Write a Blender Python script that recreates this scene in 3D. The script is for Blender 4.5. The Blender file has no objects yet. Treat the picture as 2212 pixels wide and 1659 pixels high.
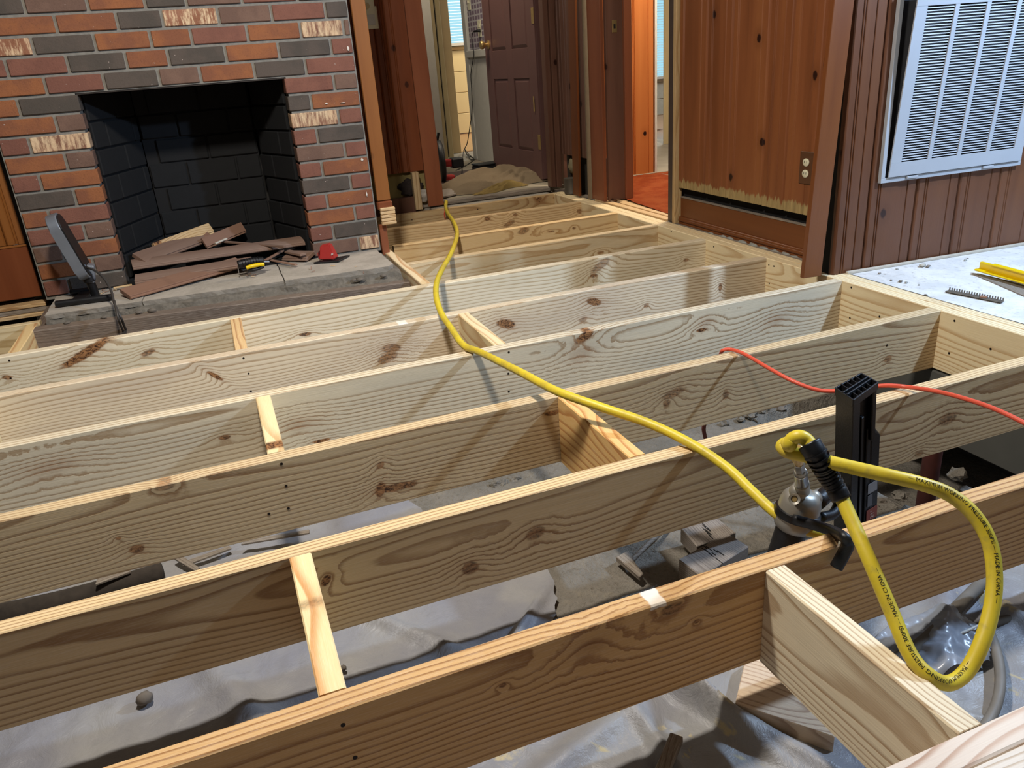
import bpy, bmesh, math, random
from mathutils import Vector, Matrix, Euler
random.seed(7)
scn = bpy.context.scene
COL = scn.collection
PI = math.pi

# ---------------------------------------------------------------- camera
W_, H_ = 2212.0, 1659.0
FPX = 1688.06
CAM = Vector((-1.936, -1.9489, 0.775))
_yaw, _pit, _rol = 0.3394, 0.3929, 0.0769
def _axes():
    cy, sy, cp, sp = math.cos(_yaw), math.sin(_yaw), math.cos(_pit), math.sin(_pit)
    f = Vector((sy*cp, cy*cp, -sp)); r = Vector((cy, -sy, 0)); d = f.cross(r)
    cr, sr = math.cos(_rol), math.sin(_rol)
    return cr*r+sr*d, -sr*r+cr*d, f
RX, DN, FW = _axes()
def at(px, py, ax, val):
    """the real point on the plane <ax>=val that shows at this pixel of the photograph"""
    d = RX*(px-W_/2)+DN*(py-H_/2)+FW*FPX
    i = 'XYZ'.index(ax)
    return CAM+d*((val-CAM[i])/d[i])
cam = bpy.data.cameras.new('camera')
cam.sensor_width = 36; cam.lens = FPX/W_*36; cam.clip_start = .02; cam.clip_end = 60
co = bpy.data.objects.new('camera', cam); COL.objects.link(co)
m = Matrix((RX, -DN, -FW)).transposed().to_4x4(); m.translation = CAM
co.matrix_world = m
scn.camera = co

# ---------------------------------------------------------------- light and exposure
scn.view_settings.view_transform = 'Standard'
scn.view_settings.look = 'None'
scn.view_settings.gamma = 1
scn.view_settings.use_curve_mapping = False
scn.view_settings.exposure = 0.0
world = bpy.data.worlds.new('world'); scn.world = world; world.use_nodes = True
world.node_tree.nodes['Background'].inputs[0].default_value = (.96, .93, .94, 1)
world.node_tree.nodes['Background'].inputs[1].default_value = .055
def area(name, loc, tgt, size, power, col, sy=None, spread=None):
    l = bpy.data.lights.new(name, 'AREA'); l.energy = power; l.color = col
    l.shape = 'RECTANGLE'; l.size = size; l.size_y = sy or size
    if spread: l.spread = spread
    o = bpy.data.objects.new(name, l); COL.objects.link(o); o.location = loc
    o.rotation_euler = (Vector(tgt)-Vector(loc)).to_track_quat('-Z', 'Y').to_euler()
    return o
WARM = area('ceiling_lamp', (-1.85, -.56, 2.1), (-1.7, .3, 0), .20, 67, (1, .92, .82))
_l = bpy.data.lights.new('cool_work_lamp', 'SPOT'); _l.energy = 235; _l.color = (.52, .71, 1); _l.spot_size = math.radians(112); _l.spot_blend = .10; _l.shadow_soft_size = .05
COOL = bpy.data.objects.new('cool_work_lamp', _l); COL.objects.link(COOL); COOL.location = (.78, -1.0, 1.65)
COOL.rotation_euler = (Vector((-.3, .2, 0))-COOL.location).to_track_quat('-Z', 'Y').to_euler()
SOFT = area('cool_fill_light', (2.3, -3.0, 1.6), (.2, .3, .1), 1.4, 4, (.50, .70, 1))  # soft bluish fill added from behind right; its source is unseen
HALL = area('hall_lamp', (-.50, 3.35, 2.3), (-.1, 3.9, .3), .4, 22, (1, .87, .68))
HALL2 = area('far_room_lamp', (1.3, 6.0, 2.3), (1.1, 7, .8), .5, 42, (1, .87, .66))
CARP = area('carpet_room_lamp', (1.0, 1.85, 2.2), (.75, 2.3, .3), .45, 62, (1, .84, .66))
FAR3 = area('far_window_light', (3.0, 5.4, 2.2), (2.3, 4.5, 0), .8, 60, (.85, .93, 1))

# ---------------------------------------------------------------- helpers
def lin(c):
    if isinstance(c, str): c = [int(c[i:i+2], 16)/255 for i in (0, 2, 4)]
    return tuple((x/12.92 if x <= .04045 else ((x+.055)/1.055)**2.4) for x in c)+(1,)
class NT:
    def __init__(s, name):
        s.m = bpy.data.materials.new(name); s.m.use_nodes = True
        s.t = s.m.node_tree; s.n = s.t.nodes; s.L = s.t.links
        s.b = s.n['Principled BSDF']
        s.b.inputs['Roughness'].default_value = .6
    def new(s, ty, **kw):
        n = s.n.new(ty)
        for k, v in kw.items():
            if k.startswith('i_'):
                key = k[2:]; key = int(key) if key.isdigit() else key.replace('_', ' ')
                s.set(n.inputs[key], v)
            else: setattr(n, k, v)
        return n
    def set(s, sock, v):
        if isinstance(v, bpy.types.NodeSocket): s.L.new(v, sock)
        else: sock.default_value = v
    def math(s, op, a, b=0.0, c=None, clamp=False):
        n = s.n.new('ShaderNodeMath'); n.operation = op; n.use_clamp = clamp
        s.set(n.inputs[0], a); s.set(n.inputs[1], b)
        if c is not None: s.set(n.inputs[2], c)
        return n.outputs[0]
    def noise(s, vec, scale=5, detail=2, rough=.5, dist=0, out=0):
        n = s.new('ShaderNodeTexNoise'); s.set(n.inputs['Vector'], vec)
        n.inputs['Scale'].default_value = scale; n.inputs['Detail'].default_value = detail
        n.inputs['Roughness'].default_value = rough; n.inputs['Distortion'].default_value = dist
        return n.outputs[out]
    def mapv(s, vec, sc=(1, 1, 1), loc=(0, 0, 0), rot=(0, 0, 0)):
        n = s.new('ShaderNodeMapping'); s.set(n.inputs[0], vec)
        s.set(n.inputs['Scale'], sc); s.set(n.inputs['Location'], loc); s.set(n.inputs['Rotation'], rot)
        return n.outputs[0]
    def mix(s, f, a, b, ty='MIX'):
        n = s.new('ShaderNodeMix', data_type='RGBA', blend_type=ty)
        s.set(n.inputs[0], f); s.set(n.inputs[6], a); s.set(n.inputs[7], b)
        return n.outputs[2]
    def ramp(s, f, stops, interp='LINEAR'):
        n = s.new('ShaderNodeValToRGB'); s.set(n.inputs[0], f); cr = n.color_ramp; cr.interpolation = interp
        while len(cr.elements) < len(stops): cr.elements.new(.5)
        for e, (p, c) in zip(cr.elements, stops):
            e.position = p; e.color = c if len(c) == 4 else tuple(c)+(1,)
        return n.outputs[0]
    def obj(s): return s.new('ShaderNodeTexCoord').outputs['Object']
    def rnd(s): return s.new('ShaderNodeObjectInfo').outputs['Random']
    def bump(s, h, st=.3, d=.01):
        n = s.new('ShaderNodeBump'); s.set(n.inputs['Height'], h)
        n.inputs['Strength'].default_value = st; n.inputs['Distance'].default_value = d
        s.L.new(n.outputs[0], s.b.inputs['Normal'])
    def out(s, col=None, rough=None, metal=None, spec=None, coat=None):
        if col is not None: s.set(s.b.inputs['Base Color'], col)
        if rough is not None: s.set(s.b.inputs['Roughness'], rough)
        if metal is not None: s.b.inputs['Metallic'].default_value = metal
        if spec is not None: s.b.inputs['Specular IOR Level'].default_value = spec
        if coat is not None:
            s.b.inputs['Coat Weight'].default_value = coat; s.b.inputs['Coat Roughness'].default_value = .25
        return s.m
def sm(N, x, a, b):   # smoothstep
    n = N.new('ShaderNodeMapRange', interpolation_type='SMOOTHSTEP')
    N.set(n.inputs[0], x); n.inputs[1].default_value = a; n.inputs[2].default_value = b
    n.inputs[3].default_value = 0; n.inputs[4].default_value = 1
    return n.outputs[0]
def plain(name, c, rough=.6, metal=0, var=.12, scale=30, bump=0, coat=None, spec=None):
    N = NT(name); o = N.obj(); f = N.noise(o, scale, 3)
    a = lin(c); d = tuple(x*(1-var*1.6) for x in a[:3])+(1,); e = tuple(min(1, x*(1+var)) for x in a[:3])+(1,)
    if bump: N.bump(f, bump, .003)
    return N.out(N.mix(f, d, e), rough, metal, spec, coat)
def glow(name, c, st):
    N = NT(name); N.b.inputs['Base Color'].default_value = (0, 0, 0, 1)
    N.b.inputs['Emission Color'].default_value = lin(c); N.b.inputs['Emission Strength'].default_value = st
    return N.m

def lumber(name, light='E2CDA4', dark='B98C55', seed=0, knots=(), ring=.0075, pith=(.07, -.03), grey=.25,
           greyc='C2B79D', auto=False, axis='X', patch=(), tint=None, k_str=1.0, wander=.05):
    """construction pine: growth rings of a solid log cut by the board, bent round its knots"""
    N = NT(name); o = N.obj()
    if axis == 'Z': o = N.mapv(o, rot=(0, PI/2, 0))
    sep = N.new('ShaderNodeSeparateXYZ'); N.set(sep.inputs[0], o); x, y, z = sep.outputs
    if auto:
        off = N.math('MULTIPLY', N.rnd(), 37.0)
        x = N.math('ADD', x, off)
    xs = N.math('ADD', x, seed*3.71)
    def n1(sx, sc, amp, dim=0):
        c = N.new('ShaderNodeCombineXYZ'); N.set(c.inputs[0], N.math('MULTIPLY', xs, sx)); c.inputs[1].default_value = seed*1.3+dim*7.7
        N.set(c.inputs[2], N.math('MULTIPLY', z, sc))
        return N.math('MULTIPLY', N.math('SUBTRACT', N.noise(c.outputs[0], 1, 2, .5), .5), amp)
    yy = N.math('ADD', N.math('ADD', y, pith[0]), n1(.7, 1.5, wander*1.6))
    zz = N.math('ADD', N.math('ADD', z, pith[1]), n1(.9, 2.5, wander*2, 1))
    r = N.math('SQRT', N.math('ADD', N.math('MULTIPLY', yy, yy), N.math('MULTIPLY', zz, zz)))
    r = N.math('ADD', r, n1(5, 22, .006, 2))
    kmask = None; halo = None
    if auto or knots == 'auto':
        c = N.new('ShaderNodeCombineXYZ'); N.set(c.inputs[0], N.math('MULTIPLY', xs, 2.2)); N.set(c.inputs[1], N.math('MULTIPLY', z, 4.4))
        v = N.new('ShaderNodeTexVoronoi', voronoi_dimensions='2D'); N.set(v.inputs[0], c.outputs[0]); v.inputs['Scale'].default_value = 1
        d = v.outputs['Distance']
        g = N.math('EXPONENT', N.math('MULTIPLY', N.math('MULTIPLY', d, d), -28.0))
        r = N.math('ADD', r, N.math('MULTIPLY', g, .02))
        sel = N.math('GREATER_THAN', N.math('FRACT', N.math('MULTIPLY', N.new('ShaderNodeSeparateColor', i_0=v.outputs['Color']).outputs[0], 7.0)), .6)
        kmask = N.math('MULTIPLY', sel, N.math('SUBTRACT', 1.0, sm(N, d, .03, .06))); halo = N.math('MULTIPLY', N.math('MULTIPLY', g, .4), sel)
    else:
        for (kx, kz, ax, az, lean, drk) in knots:
            dx = N.math('SUBTRACT', x, kx); dz = N.math('SUBTRACT', z, kz)
            dx = N.math('SUBTRACT', dx, N.math('MULTIPLY', dz, lean))
            u = N.math('DIVIDE', dx, ax); w = N.math('DIVIDE', dz, az)
            d2 = N.math('ADD', N.math('MULTIPLY', u, u), N.math('MULTIPLY', w, w))
            d2 = N.math('MULTIPLY', d2, N.math('ADD', .35, N.math('MULTIPLY', N.noise(o, 45, 3, .6), 1.3)))
            g = N.math('EXPONENT', N.math('MULTIPLY', d2, -.16))
            r = N.math('ADD', r, N.math('MULTIPLY', g, .016 if drk > 0 else .024))
            k = N.math('MULTIPLY', N.math('SUBTRACT', 1.0, sm(N, d2, .55, 1.25)), abs(drk))
            if drk < 0: k = N.math('MULTIPLY', k, 0.12)
            h = N.math('MULTIPLY', N.math('EXPONENT', N.math('MULTIPLY', d2, -.45)), .45*abs(drk))
            kmask = k if kmask is None else N.math('MAXIMUM', kmask, k)
            halo = h if halo is None else N.math('MAXIMUM', halo, h)
    fr = N.math('FRACT', N.math('DIVIDE', r, ring*1.3))
    band = N.math('MULTIPLY', sm(N, fr, .48, .88), N.math('SUBTRACT', 1.0, sm(N, fr, .90, .99)))
    # ring contrast wanders
    band = N.math('MULTIPLY', band, N.math('ADD', .45, N.noise(N.mapv(o, (1.2, 14, 14)), 1, 2)))
    fine = N.noise(N.mapv(o, (6, 420, 420)), 1, 3, .6)
    fine2 = N.noise(N.mapv(o, (30, 900, 900)), 1, 2, .6)
    blot = sm(N, N.noise(N.mapv(o, (1.3, 5, 5), (seed, 0, 0)), 1.5, 3), .38, .66)
    col = N.mix(N.math('MULTIPLY', blot, grey), lin(light), lin(greyc))
    col = N.mix(N.math('MULTIPLY', band, .72), col, lin(dark))
    col = N.mix(N.math('MULTIPLY', sm(N, fine, .3, .75), .14), col, lin(dark))
    col = N.mix(N.math('MULTIPLY', sm(N, fine2, .45, .7), .13), col, (1, .95, .82, 1))
    if kmask is not None:
        col = N.mix(N.math('MULTIPLY', N.math('MULTIPLY', halo, k_str), N.math('ADD', .5, band)), col, lin('8A5A34'))
        rk = N.noise(N.mapv(o, (70, 70, 110)), 1, 3, .6, 1.5)
        col = N.mix(kmask, col, N.mix(sm(N, rk, .35, .62), lin('3A2014'), lin('A4764C')))
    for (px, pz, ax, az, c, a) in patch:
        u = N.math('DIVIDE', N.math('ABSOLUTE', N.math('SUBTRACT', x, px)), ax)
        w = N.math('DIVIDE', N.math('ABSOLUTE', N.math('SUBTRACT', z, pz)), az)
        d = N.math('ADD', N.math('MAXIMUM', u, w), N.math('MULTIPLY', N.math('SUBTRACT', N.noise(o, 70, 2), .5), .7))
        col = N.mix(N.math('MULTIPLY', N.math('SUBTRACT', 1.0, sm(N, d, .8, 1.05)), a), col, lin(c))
    N.bump(N.math('ADD', N.math('MULTIPLY', band, -.5), fine), .25, .0015)
    return N.out(col, .62, spec=.3)

def knotty(name, base='7E4A24', dark='55290F', lite='A2632E', pale=False, gloss=.4, kd=1.0, axis='Z', con=.5):
    """stained and varnished knotty pine boards, grain along local Z (or X)"""
    N = NT(name); o0 = N.obj(); rn = N.rnd()
    o = o0 if axis == 'Z' else N.mapv(o0, rot=(0, -PI/2, 0))
    sh = N.new('ShaderNodeCombineXYZ'); N.set(sh.inputs[0], N.math('MULTIPLY', rn, 31.0)); N.set(sh.inputs[2], N.math('MULTIPLY', rn, 53.0))
    va = N.new('ShaderNodeVectorMath', operation='ADD'); N.set(va.inputs[0], o); N.set(va.inputs[1], sh.outputs[0]); v = va.outputs[0]
    g = N.noise(N.mapv(v, (13, 9, .9)), 1, 4, .55, .5)
    g2 = N.noise(N.mapv(v, (220, 220, 4)), 1, 2, .6)
    sp = N.new('ShaderNodeSeparateXYZ'); N.set(sp.inputs[0], v); cb = N.new('ShaderNodeCombineXYZ')
    N.set(cb.inputs[0], N.math('MULTIPLY', sp.outputs[0], 6.0)); N.set(cb.inputs[1], N.math('MULTIPLY', sp.outputs[2], 4.2))
    vo = N.new('ShaderNodeTexVoronoi', voronoi_dimensions='2D'); N.set(vo.inputs[0], cb.outputs[0]); vo.inputs['Scale'].default_value = 1
    d = N.math('ADD', vo.outputs['Distance'], N.math('MULTIPLY', N.math('SUBTRACT', N.noise(v, 60, 1), .5), .04))
    sel = N.math('GREATER_THAN', N.math('FRACT', N.math('MULTIPLY', N.new('ShaderNodeSeparateColor', i_0=vo.outputs['Color']).outputs[0], 7.0)), .72)
    k = N.math('MULTIPLY', N.math('SUBTRACT', 1.0, sm(N, d, .05, .085)), sel)
    hal = N.math('MULTIPLY', N.math('MULTIPLY', N.math('SUBTRACT', 1.0, sm(N, d, .05, .26)), sel), .4*kd)
    col = N.mix(N.math('MULTIPLY', N.math('SUBTRACT', 1.0, sm(N, g, .3, .55)), con), lin(base), lin(dark))
    col = N.mix(N.math('MULTIPLY', sm(N, g, .5, .72), con), col, lin(lite))
    col = N.mix(N.math('MULTIPLY', g2, .18), col, lin(dark))
    col = N.mix(N.math('MULTIPLY', rn, .25), col, lin(dark))
    col = N.mix(hal, col, lin(dark)); col = N.mix(N.math('MULTIPLY', k, kd), col, lin('2A120A'))
    if pale:
        sep = N.new('ShaderNodeSeparateXYZ'); N.set(sep.inputs[0], o0)
        e = N.math('ADD', sep.outputs[2], N.math('MULTIPLY', N.noise(N.mapv(v, (60, 60, 3)), 1, 3), -.075))
        pm = N.math('SUBTRACT', 1.0, sm(N, e, -.008, .004))
        col = N.mix(pm, col, N.mix(N.noise(N.mapv(v, (90, 90, 8)), 1, 2), lin('6E5A3A'), lin('C2A872')))
    N.bump(g2, .10, .002)
    return N.out(col, gloss, coat=.15, spec=.35)

def mobj(name, verts, faces, mat, parent=None, loc=(0, 0, 0), rot=(0, 0, 0), smooth=False, mesh=None):
    if mesh is None:
        mesh = bpy.data.meshes.new(name); mesh.from_pydata([tuple(v) for v in verts], [], faces); mesh.update()
        if smooth:
            for p in mesh.polygons: p.use_smooth = True
        if mat: mesh.materials.append(mat)
    o = bpy.data.objects.new(name, mesh); COL.objects.link(o)
    o.location = loc; o.rotation_euler = rot
    if parent: o.parent = parent
    return o
BF = [(0, 1, 2, 3), (7, 6, 5, 4), (0, 4, 5, 1), (1, 5, 6, 2), (2, 6, 7, 3), (3, 7, 4, 0)]
def bmesh_of(bm, name, mat, smooth=False):
    me = bpy.data.meshes.new(name); bmesh.ops.recalc_face_normals(bm, faces=bm.faces); bm.to_mesh(me); bm.free()
    if mat: me.materials.append(mat)
    if smooth:
        for p in me.polygons: p.use_smooth = True
    return me
def bbox_bm(bm, x0, x1, y0, y1, z0, z1, bev=0.0, seg=1):
    vs = [bm.verts.new(p) for p in ((x0, y0, z0), (x1, y0, z0), (x1, y1, z0), (x0, y1, z0), (x0, y0, z1), (x1, y0, z1), (x1, y1, z1), (x0, y1, z1))]
    fs = [bm.faces.new([vs[i] for i in f]) for f in ((3, 2, 1, 0), (4, 5, 6, 7), (0, 1, 5, 4), (1, 2, 6, 5), (2, 3, 7, 6), (3, 0, 4, 7))]
    if bev:
        es = list({e for f in fs for e in f.edges})
        bmesh.ops.bevel(bm, geom=es, offset=bev, segments=seg, affect='EDGES', profile=.6)
_mc = {}
def box(name, size, loc, mat, parent=None, rot=(0, 0, 0), bev=.002, seg=1, centre=True):
    key = (tuple(round(s, 4) for s in size), mat.name, bev, seg, centre)
    if key not in _mc:
        bm = bmesh.new(); sx, sy, sz = size
        if centre: bbox_bm(bm, -sx/2, sx/2, -sy/2, sy/2, -sz/2, sz/2, min(bev, min(size)*.45), seg)
        else: bbox_bm(bm, 0, sx, 0, sy, 0, sz, min(bev, min(size)*.45), seg)
        _mc[key] = bmesh_of(bm, name, mat)
    return mobj(name, None, None, None, parent, loc, rot, mesh=_mc[key])
def boxb(name, x0, x1, y0, y1, z0, z1, mat, parent=None, bev=.002):
    return box(name, (x1-x0, y1-y0, z1-z0), ((x0+x1)/2, (y0+y1)/2, (z0+z1)/2), mat, parent, bev=bev)
def cyl(name, p0, p1, r, mat, parent=None, r2=None, n=20, bev=.0):
    p0, p1 = Vector(p0), Vector(p1); d = p1-p0; L = d.length; r2 = r if r2 is None else r2
    prof = [(0, 0), (r-bev, 0), (r, bev), (r2, L-bev), (r2-bev, L), (0, L)] if bev else [(0, 0), (r, 0), (r2, L), (0, L)]
    return lathe(name, prof, mat, parent, p0, d, n, not bev)
def lathe(name, prof, mat, parent=None, loc=(0, 0, 0), direc=(0, 0, 1), n=24, flat=False):
    vs, fs = [], []
    for i, (r, z) in enumerate(prof):
        for k in range(n):
            a = 2*PI*k/n; vs.append((max(r, 1e-5)*math.cos(a), max(r, 1e-5)*math.sin(a), z))
    for i in range(len(prof)-1):
        for k in range(n):
            k2 = (k+1) % n; fs.append((i*n+k, i*n+k2, (i+1)*n+k2, (i+1)*n+k))
    o = mobj(name, vs, fs, mat, parent, loc, Vector(direc).to_track_quat('Z', 'Y').to_euler(), smooth=True)
    sharp(o.data)
    return o
def sharp(me, ang=.7):
    try: me.set_sharp_from_angle(angle=ang)
    except Exception: pass
def crom(P, n=8):
    P = [Vector(p) for p in P]; out = []
    Q = [P[0]*2-P[1]]+P+[P[-1]*2-P[-2]]
    for i in range(1, len(Q)-2):
        a, b, c, d = Q[i-1:i+3]
        for k in range(n):
            t = k/n
            out.append(.5*((2*b)+(c-a)*t+(2*a-5*b+4*c-d)*t*t+(3*b-a-3*c+d)*t**3))
    out.append(P[-1]); return out
def frames(C):
    fr = []; up = Vector((0, 0, 1))
    for i, c in enumerate(C):
        t = (C[min(i+1, len(C)-1)]-C[max(i-1, 0)]).normalized()
        u = up-t*up.dot(t)
        if u.length < .05: u = Vector((1, 0, 0))-t*t.x
        u.normalize(); up = u; fr.append((t, u, t.cross(u)))
    return fr
def tube(name, P, r, mat, parent=None, n=10, sub=8, cap=True, sq=None, up=None):
    C = crom(P, sub) if sub else [Vector(p) for p in P]
    F = frames(C); vs, fs = [], []
    for i, (c, (t, u, v)) in enumerate(zip(C, F)):
        rr = r(i/(len(C)-1)) if callable(r) else r
        for k in range(n):
            a = 2*PI*k/n
            vs.append(c+u*math.cos(a)*rr*(sq[0] if sq else 1)+v*math.sin(a)*rr*(sq[1] if sq else 1))
    for i in range(len(C)-1):
        for k in range(n):
            k2 = (k+1) % n; fs.append((i*n+k, i*n+k2, (i+1)*n+k2, (i+1)*n+k))
    if cap: fs += [tuple(range(n))[::-1], tuple(range((len(C)-1)*n, len(C)*n))]
    return mobj(name, vs, fs, mat, parent, smooth=True)
def thing(name, label, cat, loc=(0, 0, 0), group=None, rot=(0, 0, 0)):
    o = bpy.data.objects.new(name, None); COL.objects.link(o); o.location = loc; o.rotation_euler = rot
    o.empty_display_size = .05
    return tag(o, label, cat, group)
def tag(o, label, cat, group=None, kind=None):
    o['label'] = label; o['category'] = cat
    if group: o['group'] = group
    if kind: o['kind'] = kind
    return o
def struct(o, label=None):
    o['kind'] = 'structure'
    if label: o['label'] = label
    return o
def sroot(name, label=None):
    o = bpy.data.objects.new(name, None); COL.objects.link(o); return struct(o, label)
from mathutils import noise as mn
def nz(x, y, z=0): return mn.noise(Vector((x, y, z)))
def blob(name, r, mat, loc, parent=None, sc=(1, 1, 1), seed=0, rough=.35, rot=(0, 0, 0), sub=2, smooth=True):
    bm = bmesh.new(); bmesh.ops.create_icosphere(bm, subdivisions=sub, radius=1)
    for v in bm.verts:
        q = v.co*1.6+Vector((seed*3.1, seed*1.7, 0))
        v.co *= 1+rough*mn.noise(q)+rough*.4*mn.noise(q*2.7)
        v.co = Vector((v.co.x*sc[0], v.co.y*sc[1], v.co.z*sc[2]))*r
    return mobj(name, None, None, None, parent, loc, rot, mesh=bmesh_of(bm, name, mat, smooth))
def extrude(name, poly, depth, mat, parent=None, loc=(0, 0, 0), rot=(0, 0, 0), bev=0, mtx=None):
    """polygon in local XZ, extruded along +Y"""
    bm = bmesh.new(); a = [bm.verts.new((x, 0, z)) for x, z in poly]; b = [bm.verts.new((x, depth, z)) for x, z in poly]
    bm.faces.new(a); bm.faces.new(b[::-1]); n = len(poly)
    for i in range(n): bm.faces.new((a[i], b[i], b[(i+1) % n], a[(i+1) % n]))
    if bev: bmesh.ops.bevel(bm, geom=list(bm.edges), offset=bev, segments=1, affect='EDGES')
    o = mobj(name, None, None, None, parent, loc, rot, mesh=bmesh_of(bm, name, mat))
    if mtx: o.matrix_world = mtx
    return o
def board_between(name, a, b, w, t, mat, parent=None, roll=0.0, bev=.0015, taper=None):
    """board whose long axis (local X) runs a->b; w wide, t thick (local Z)"""
    a, b = Vector(a), Vector(b); d = b-a; L = d.length
    o = box(name, (L, w, t), (a+b)/2, mat, parent, bev=bev)
    q = d.to_track_quat('X', 'Z') @ Euler((roll, 0, 0)).to_quaternion()
    o.rotation_euler = q.to_euler(); return o

# ---------------------------------------------------------------- materials
M = {}
M['joist_gen'] = lumber('pine_block', 'EBD2A0', 'BE8747', 40, auto=True, ring=.011, pith=(.03, -.02), grey=.12)
M['pine_orange'] = lumber('pine_offcut_orange', 'E8C080', 'B97430', 61, auto=True, ring=.010, pith=(.02, .03), grey=.05)
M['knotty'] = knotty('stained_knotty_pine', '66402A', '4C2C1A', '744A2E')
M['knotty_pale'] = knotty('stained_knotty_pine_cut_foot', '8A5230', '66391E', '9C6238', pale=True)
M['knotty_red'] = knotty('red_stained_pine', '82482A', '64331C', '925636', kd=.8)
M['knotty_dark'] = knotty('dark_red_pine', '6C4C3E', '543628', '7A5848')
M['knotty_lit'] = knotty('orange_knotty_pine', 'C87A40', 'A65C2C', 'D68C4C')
M['trim'] = knotty('stained_pine_trim', '96602F', '7C4A24', 'A56E3A', kd=.25)
M['trimX'] = knotty('stained_pine_trim_long', '74421F', '5C3017', '824E28', kd=.2, axis='X')
M['trim_red'] = knotty('red_stained_trim', '8C5236', '72402A', '985E3E', kd=.3)
M['trim_redX'] = knotty('red_stained_trim_long', '8E5438', '744028', '9A603E', kd=.3, axis='X')
M['oldwood'] = lumber('old_grey_timber', '7A6A5C', '4E4138', 90, knots='auto', ring=.005, grey=.8, greyc='665A52', k_str=.3)
M['scrap'] = knotty('old_flooring_scrap', '8E7464', '6C5244', 'A89080', gloss=.8, kd=.1, axis='X')
M['rawpine'] = lumber('raw_pale_pine', 'D8B684', 'A67C48', 70, auto=True, ring=.008, grey=.2)
M['rawpineZ'] = lumber('raw_pale_pine_upright', 'C0A070', '94703F', 71, auto=True, ring=.008, grey=.3, axis='Z')
M['dirtywood'] = lumber('dusty_old_wood', '8C8072', '5E5348', 95, auto=True, ring=.006, grey=.7, greyc='7E766C', k_str=.4)
M['black'] = plain('black_plastic', '111215', .45, var=.2, bump=.15, scale=300)
M['blackrub'] = plain('black_rubber', '101114', .38, var=.2)
M['steel'] = plain('cast_grey_metal', 'A09C92', .42, .55, var=.12, scale=60)
M['chrome'] = plain('chrome', 'C9CACC', .2, 1, var=.05)
M['brass'] = plain('brass', 'D4B478', .35, .8, var=.08)
M['white'] = plain('white_paint', 'C9C6BC', .5, var=.06)
M['cream'] = plain('cream_paint', 'CDB98C', .5, var=.08, scale=8)
M['creamwall'] = plain('cream_wall_paint', 'D8C390', .55, var=.05, scale=5)
M['grille'] = plain('grille_white_enamel', 'A6A9AE', .35, var=.05, scale=12)
M['ivory'] = plain('ivory_plastic', 'E0DABC', .35, var=.03)
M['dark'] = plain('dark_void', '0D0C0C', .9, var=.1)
M['browncover'] = plain('brown_cover_plate', '5A3A26', .35, var=.06)
M['cord'] = plain('orange_cord_jacket', 'DD5A42', .4, var=.05)
M['cordwhite'] = plain('grey_cable', '77726A', .6, var=.2)
M['red'] = plain('red_tool_plastic', 'A8302C', .4, var=.08)
M['yellow'] = plain('yellow_plastic', 'E8C400', .35, var=.03)
M['maroon'] = plain('maroon_brown_door_paint', '6A4C47', .42, var=.08, scale=6)
M['insul'] = plain('white_insulation', '9A9A92', .95, var=.35, scale=25, bump=1)
M['stone'] = plain('stone', '6E665C', .9, var=.4, scale=20, bump=.6)
def hosem():
    N = NT('yellow_rubber_hose'); o = N.obj()
    g = sm(N, N.noise(o, 14, 5, .65), .42, .72)
    g2 = sm(N, N.noise(o, 60, 3, .65), .5, .8)
    c = N.mix(N.math('MULTIPLY', g, .55), lin('DBC432'), lin('A88F42'))
    return N.out(N.mix(N.math('MULTIPLY', g2, .35), c, lin('7F7550')), .45)
M['hose'] = hosem()
def brickm(name, a, b, white=0.0, seed=0, dark=.3):
    N = NT(name); o = N.obj(); rn = N.rnd()
    sh = N.new('ShaderNodeCombineXYZ'); N.set(sh.inputs[0], N.math('MULTIPLY', rn, 20.0)); N.set(sh.inputs[1], N.math('MULTIPLY', rn, 11.0))
    va = N.new('ShaderNodeVectorMath', operation='ADD'); N.set(va.inputs[0], o); N.set(va.inputs[1], sh.outputs[0]); v = va.outputs[0]
    n = N.noise(v, 9, 3, .6); s = N.noise(v, 220, 3, .7)
    c = N.mix(sm(N, n, .38, .62), lin(a), lin(b))
    c = N.mix(N.math('MULTIPLY', sm(N, s, .5, .75), dark), c, lin('3A2A26'))
    sp = sm(N, N.noise(v, 90, 1), .79, .81); c = N.mix(sp, c, lin('B0A096'))
    if white:
        w = sm(N, N.noise(N.mapv(v, (70, 70, 14)), 1, 5, .7), .5-white*.14, .62)
        c = N.mix(w, c, N.mix(N.noise(v, 20), lin('E2CDA8'), lin('C9A07C')))
    N.bump(N.noise(v, 140, 4, .7), .5, .004)
    return N.out(c, .85, spec=.2)
BR = {'R': brickm('brick_orange_red', '96603F', '84553E'), 'B': brickm('brick_brown', '6E564A', '7A6052'),
      'M': brickm('brick_maroon', '7A5245', '84594A'), 'D': brickm('brick_dark_grey', '524B44', '5C524A', dark=.2),
      'W': brickm('brick_whitewashed', '8C6450', '7A5444', 1.0), 'P': brickm('brick_pink_flecked', '8E6048', 'A0725A', .3)}
M['mortar'] = plain('grey_mortar', '858178', .95, var=.25, scale=60, bump=.5)
M['soot'] = plain('black_painted_firebrick', '090B0E', .85, var=.35, scale=30, bump=.4)
M['sootm'] = plain('black_mortar', '050507', .8, var=.3)
def slabm():
    N = NT('dusty_bluestone'); o = N.obj()
    n = N.noise(N.mapv(o, (1, 1, 8)), 8, 5, .65); f = N.noise(o, 160, 3, .7)
    c = N.mix(sm(N, n, .35, .65), lin('A39C90'), lin('B8B0A4')); c = N.mix(N.math('MULTIPLY', f, .4), c, lin('8A8478'))
    N.bump(N.noise(o, 60, 5, .7), .4, .006); return N.out(c, .9)
M['slab'] = slabm()
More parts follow.
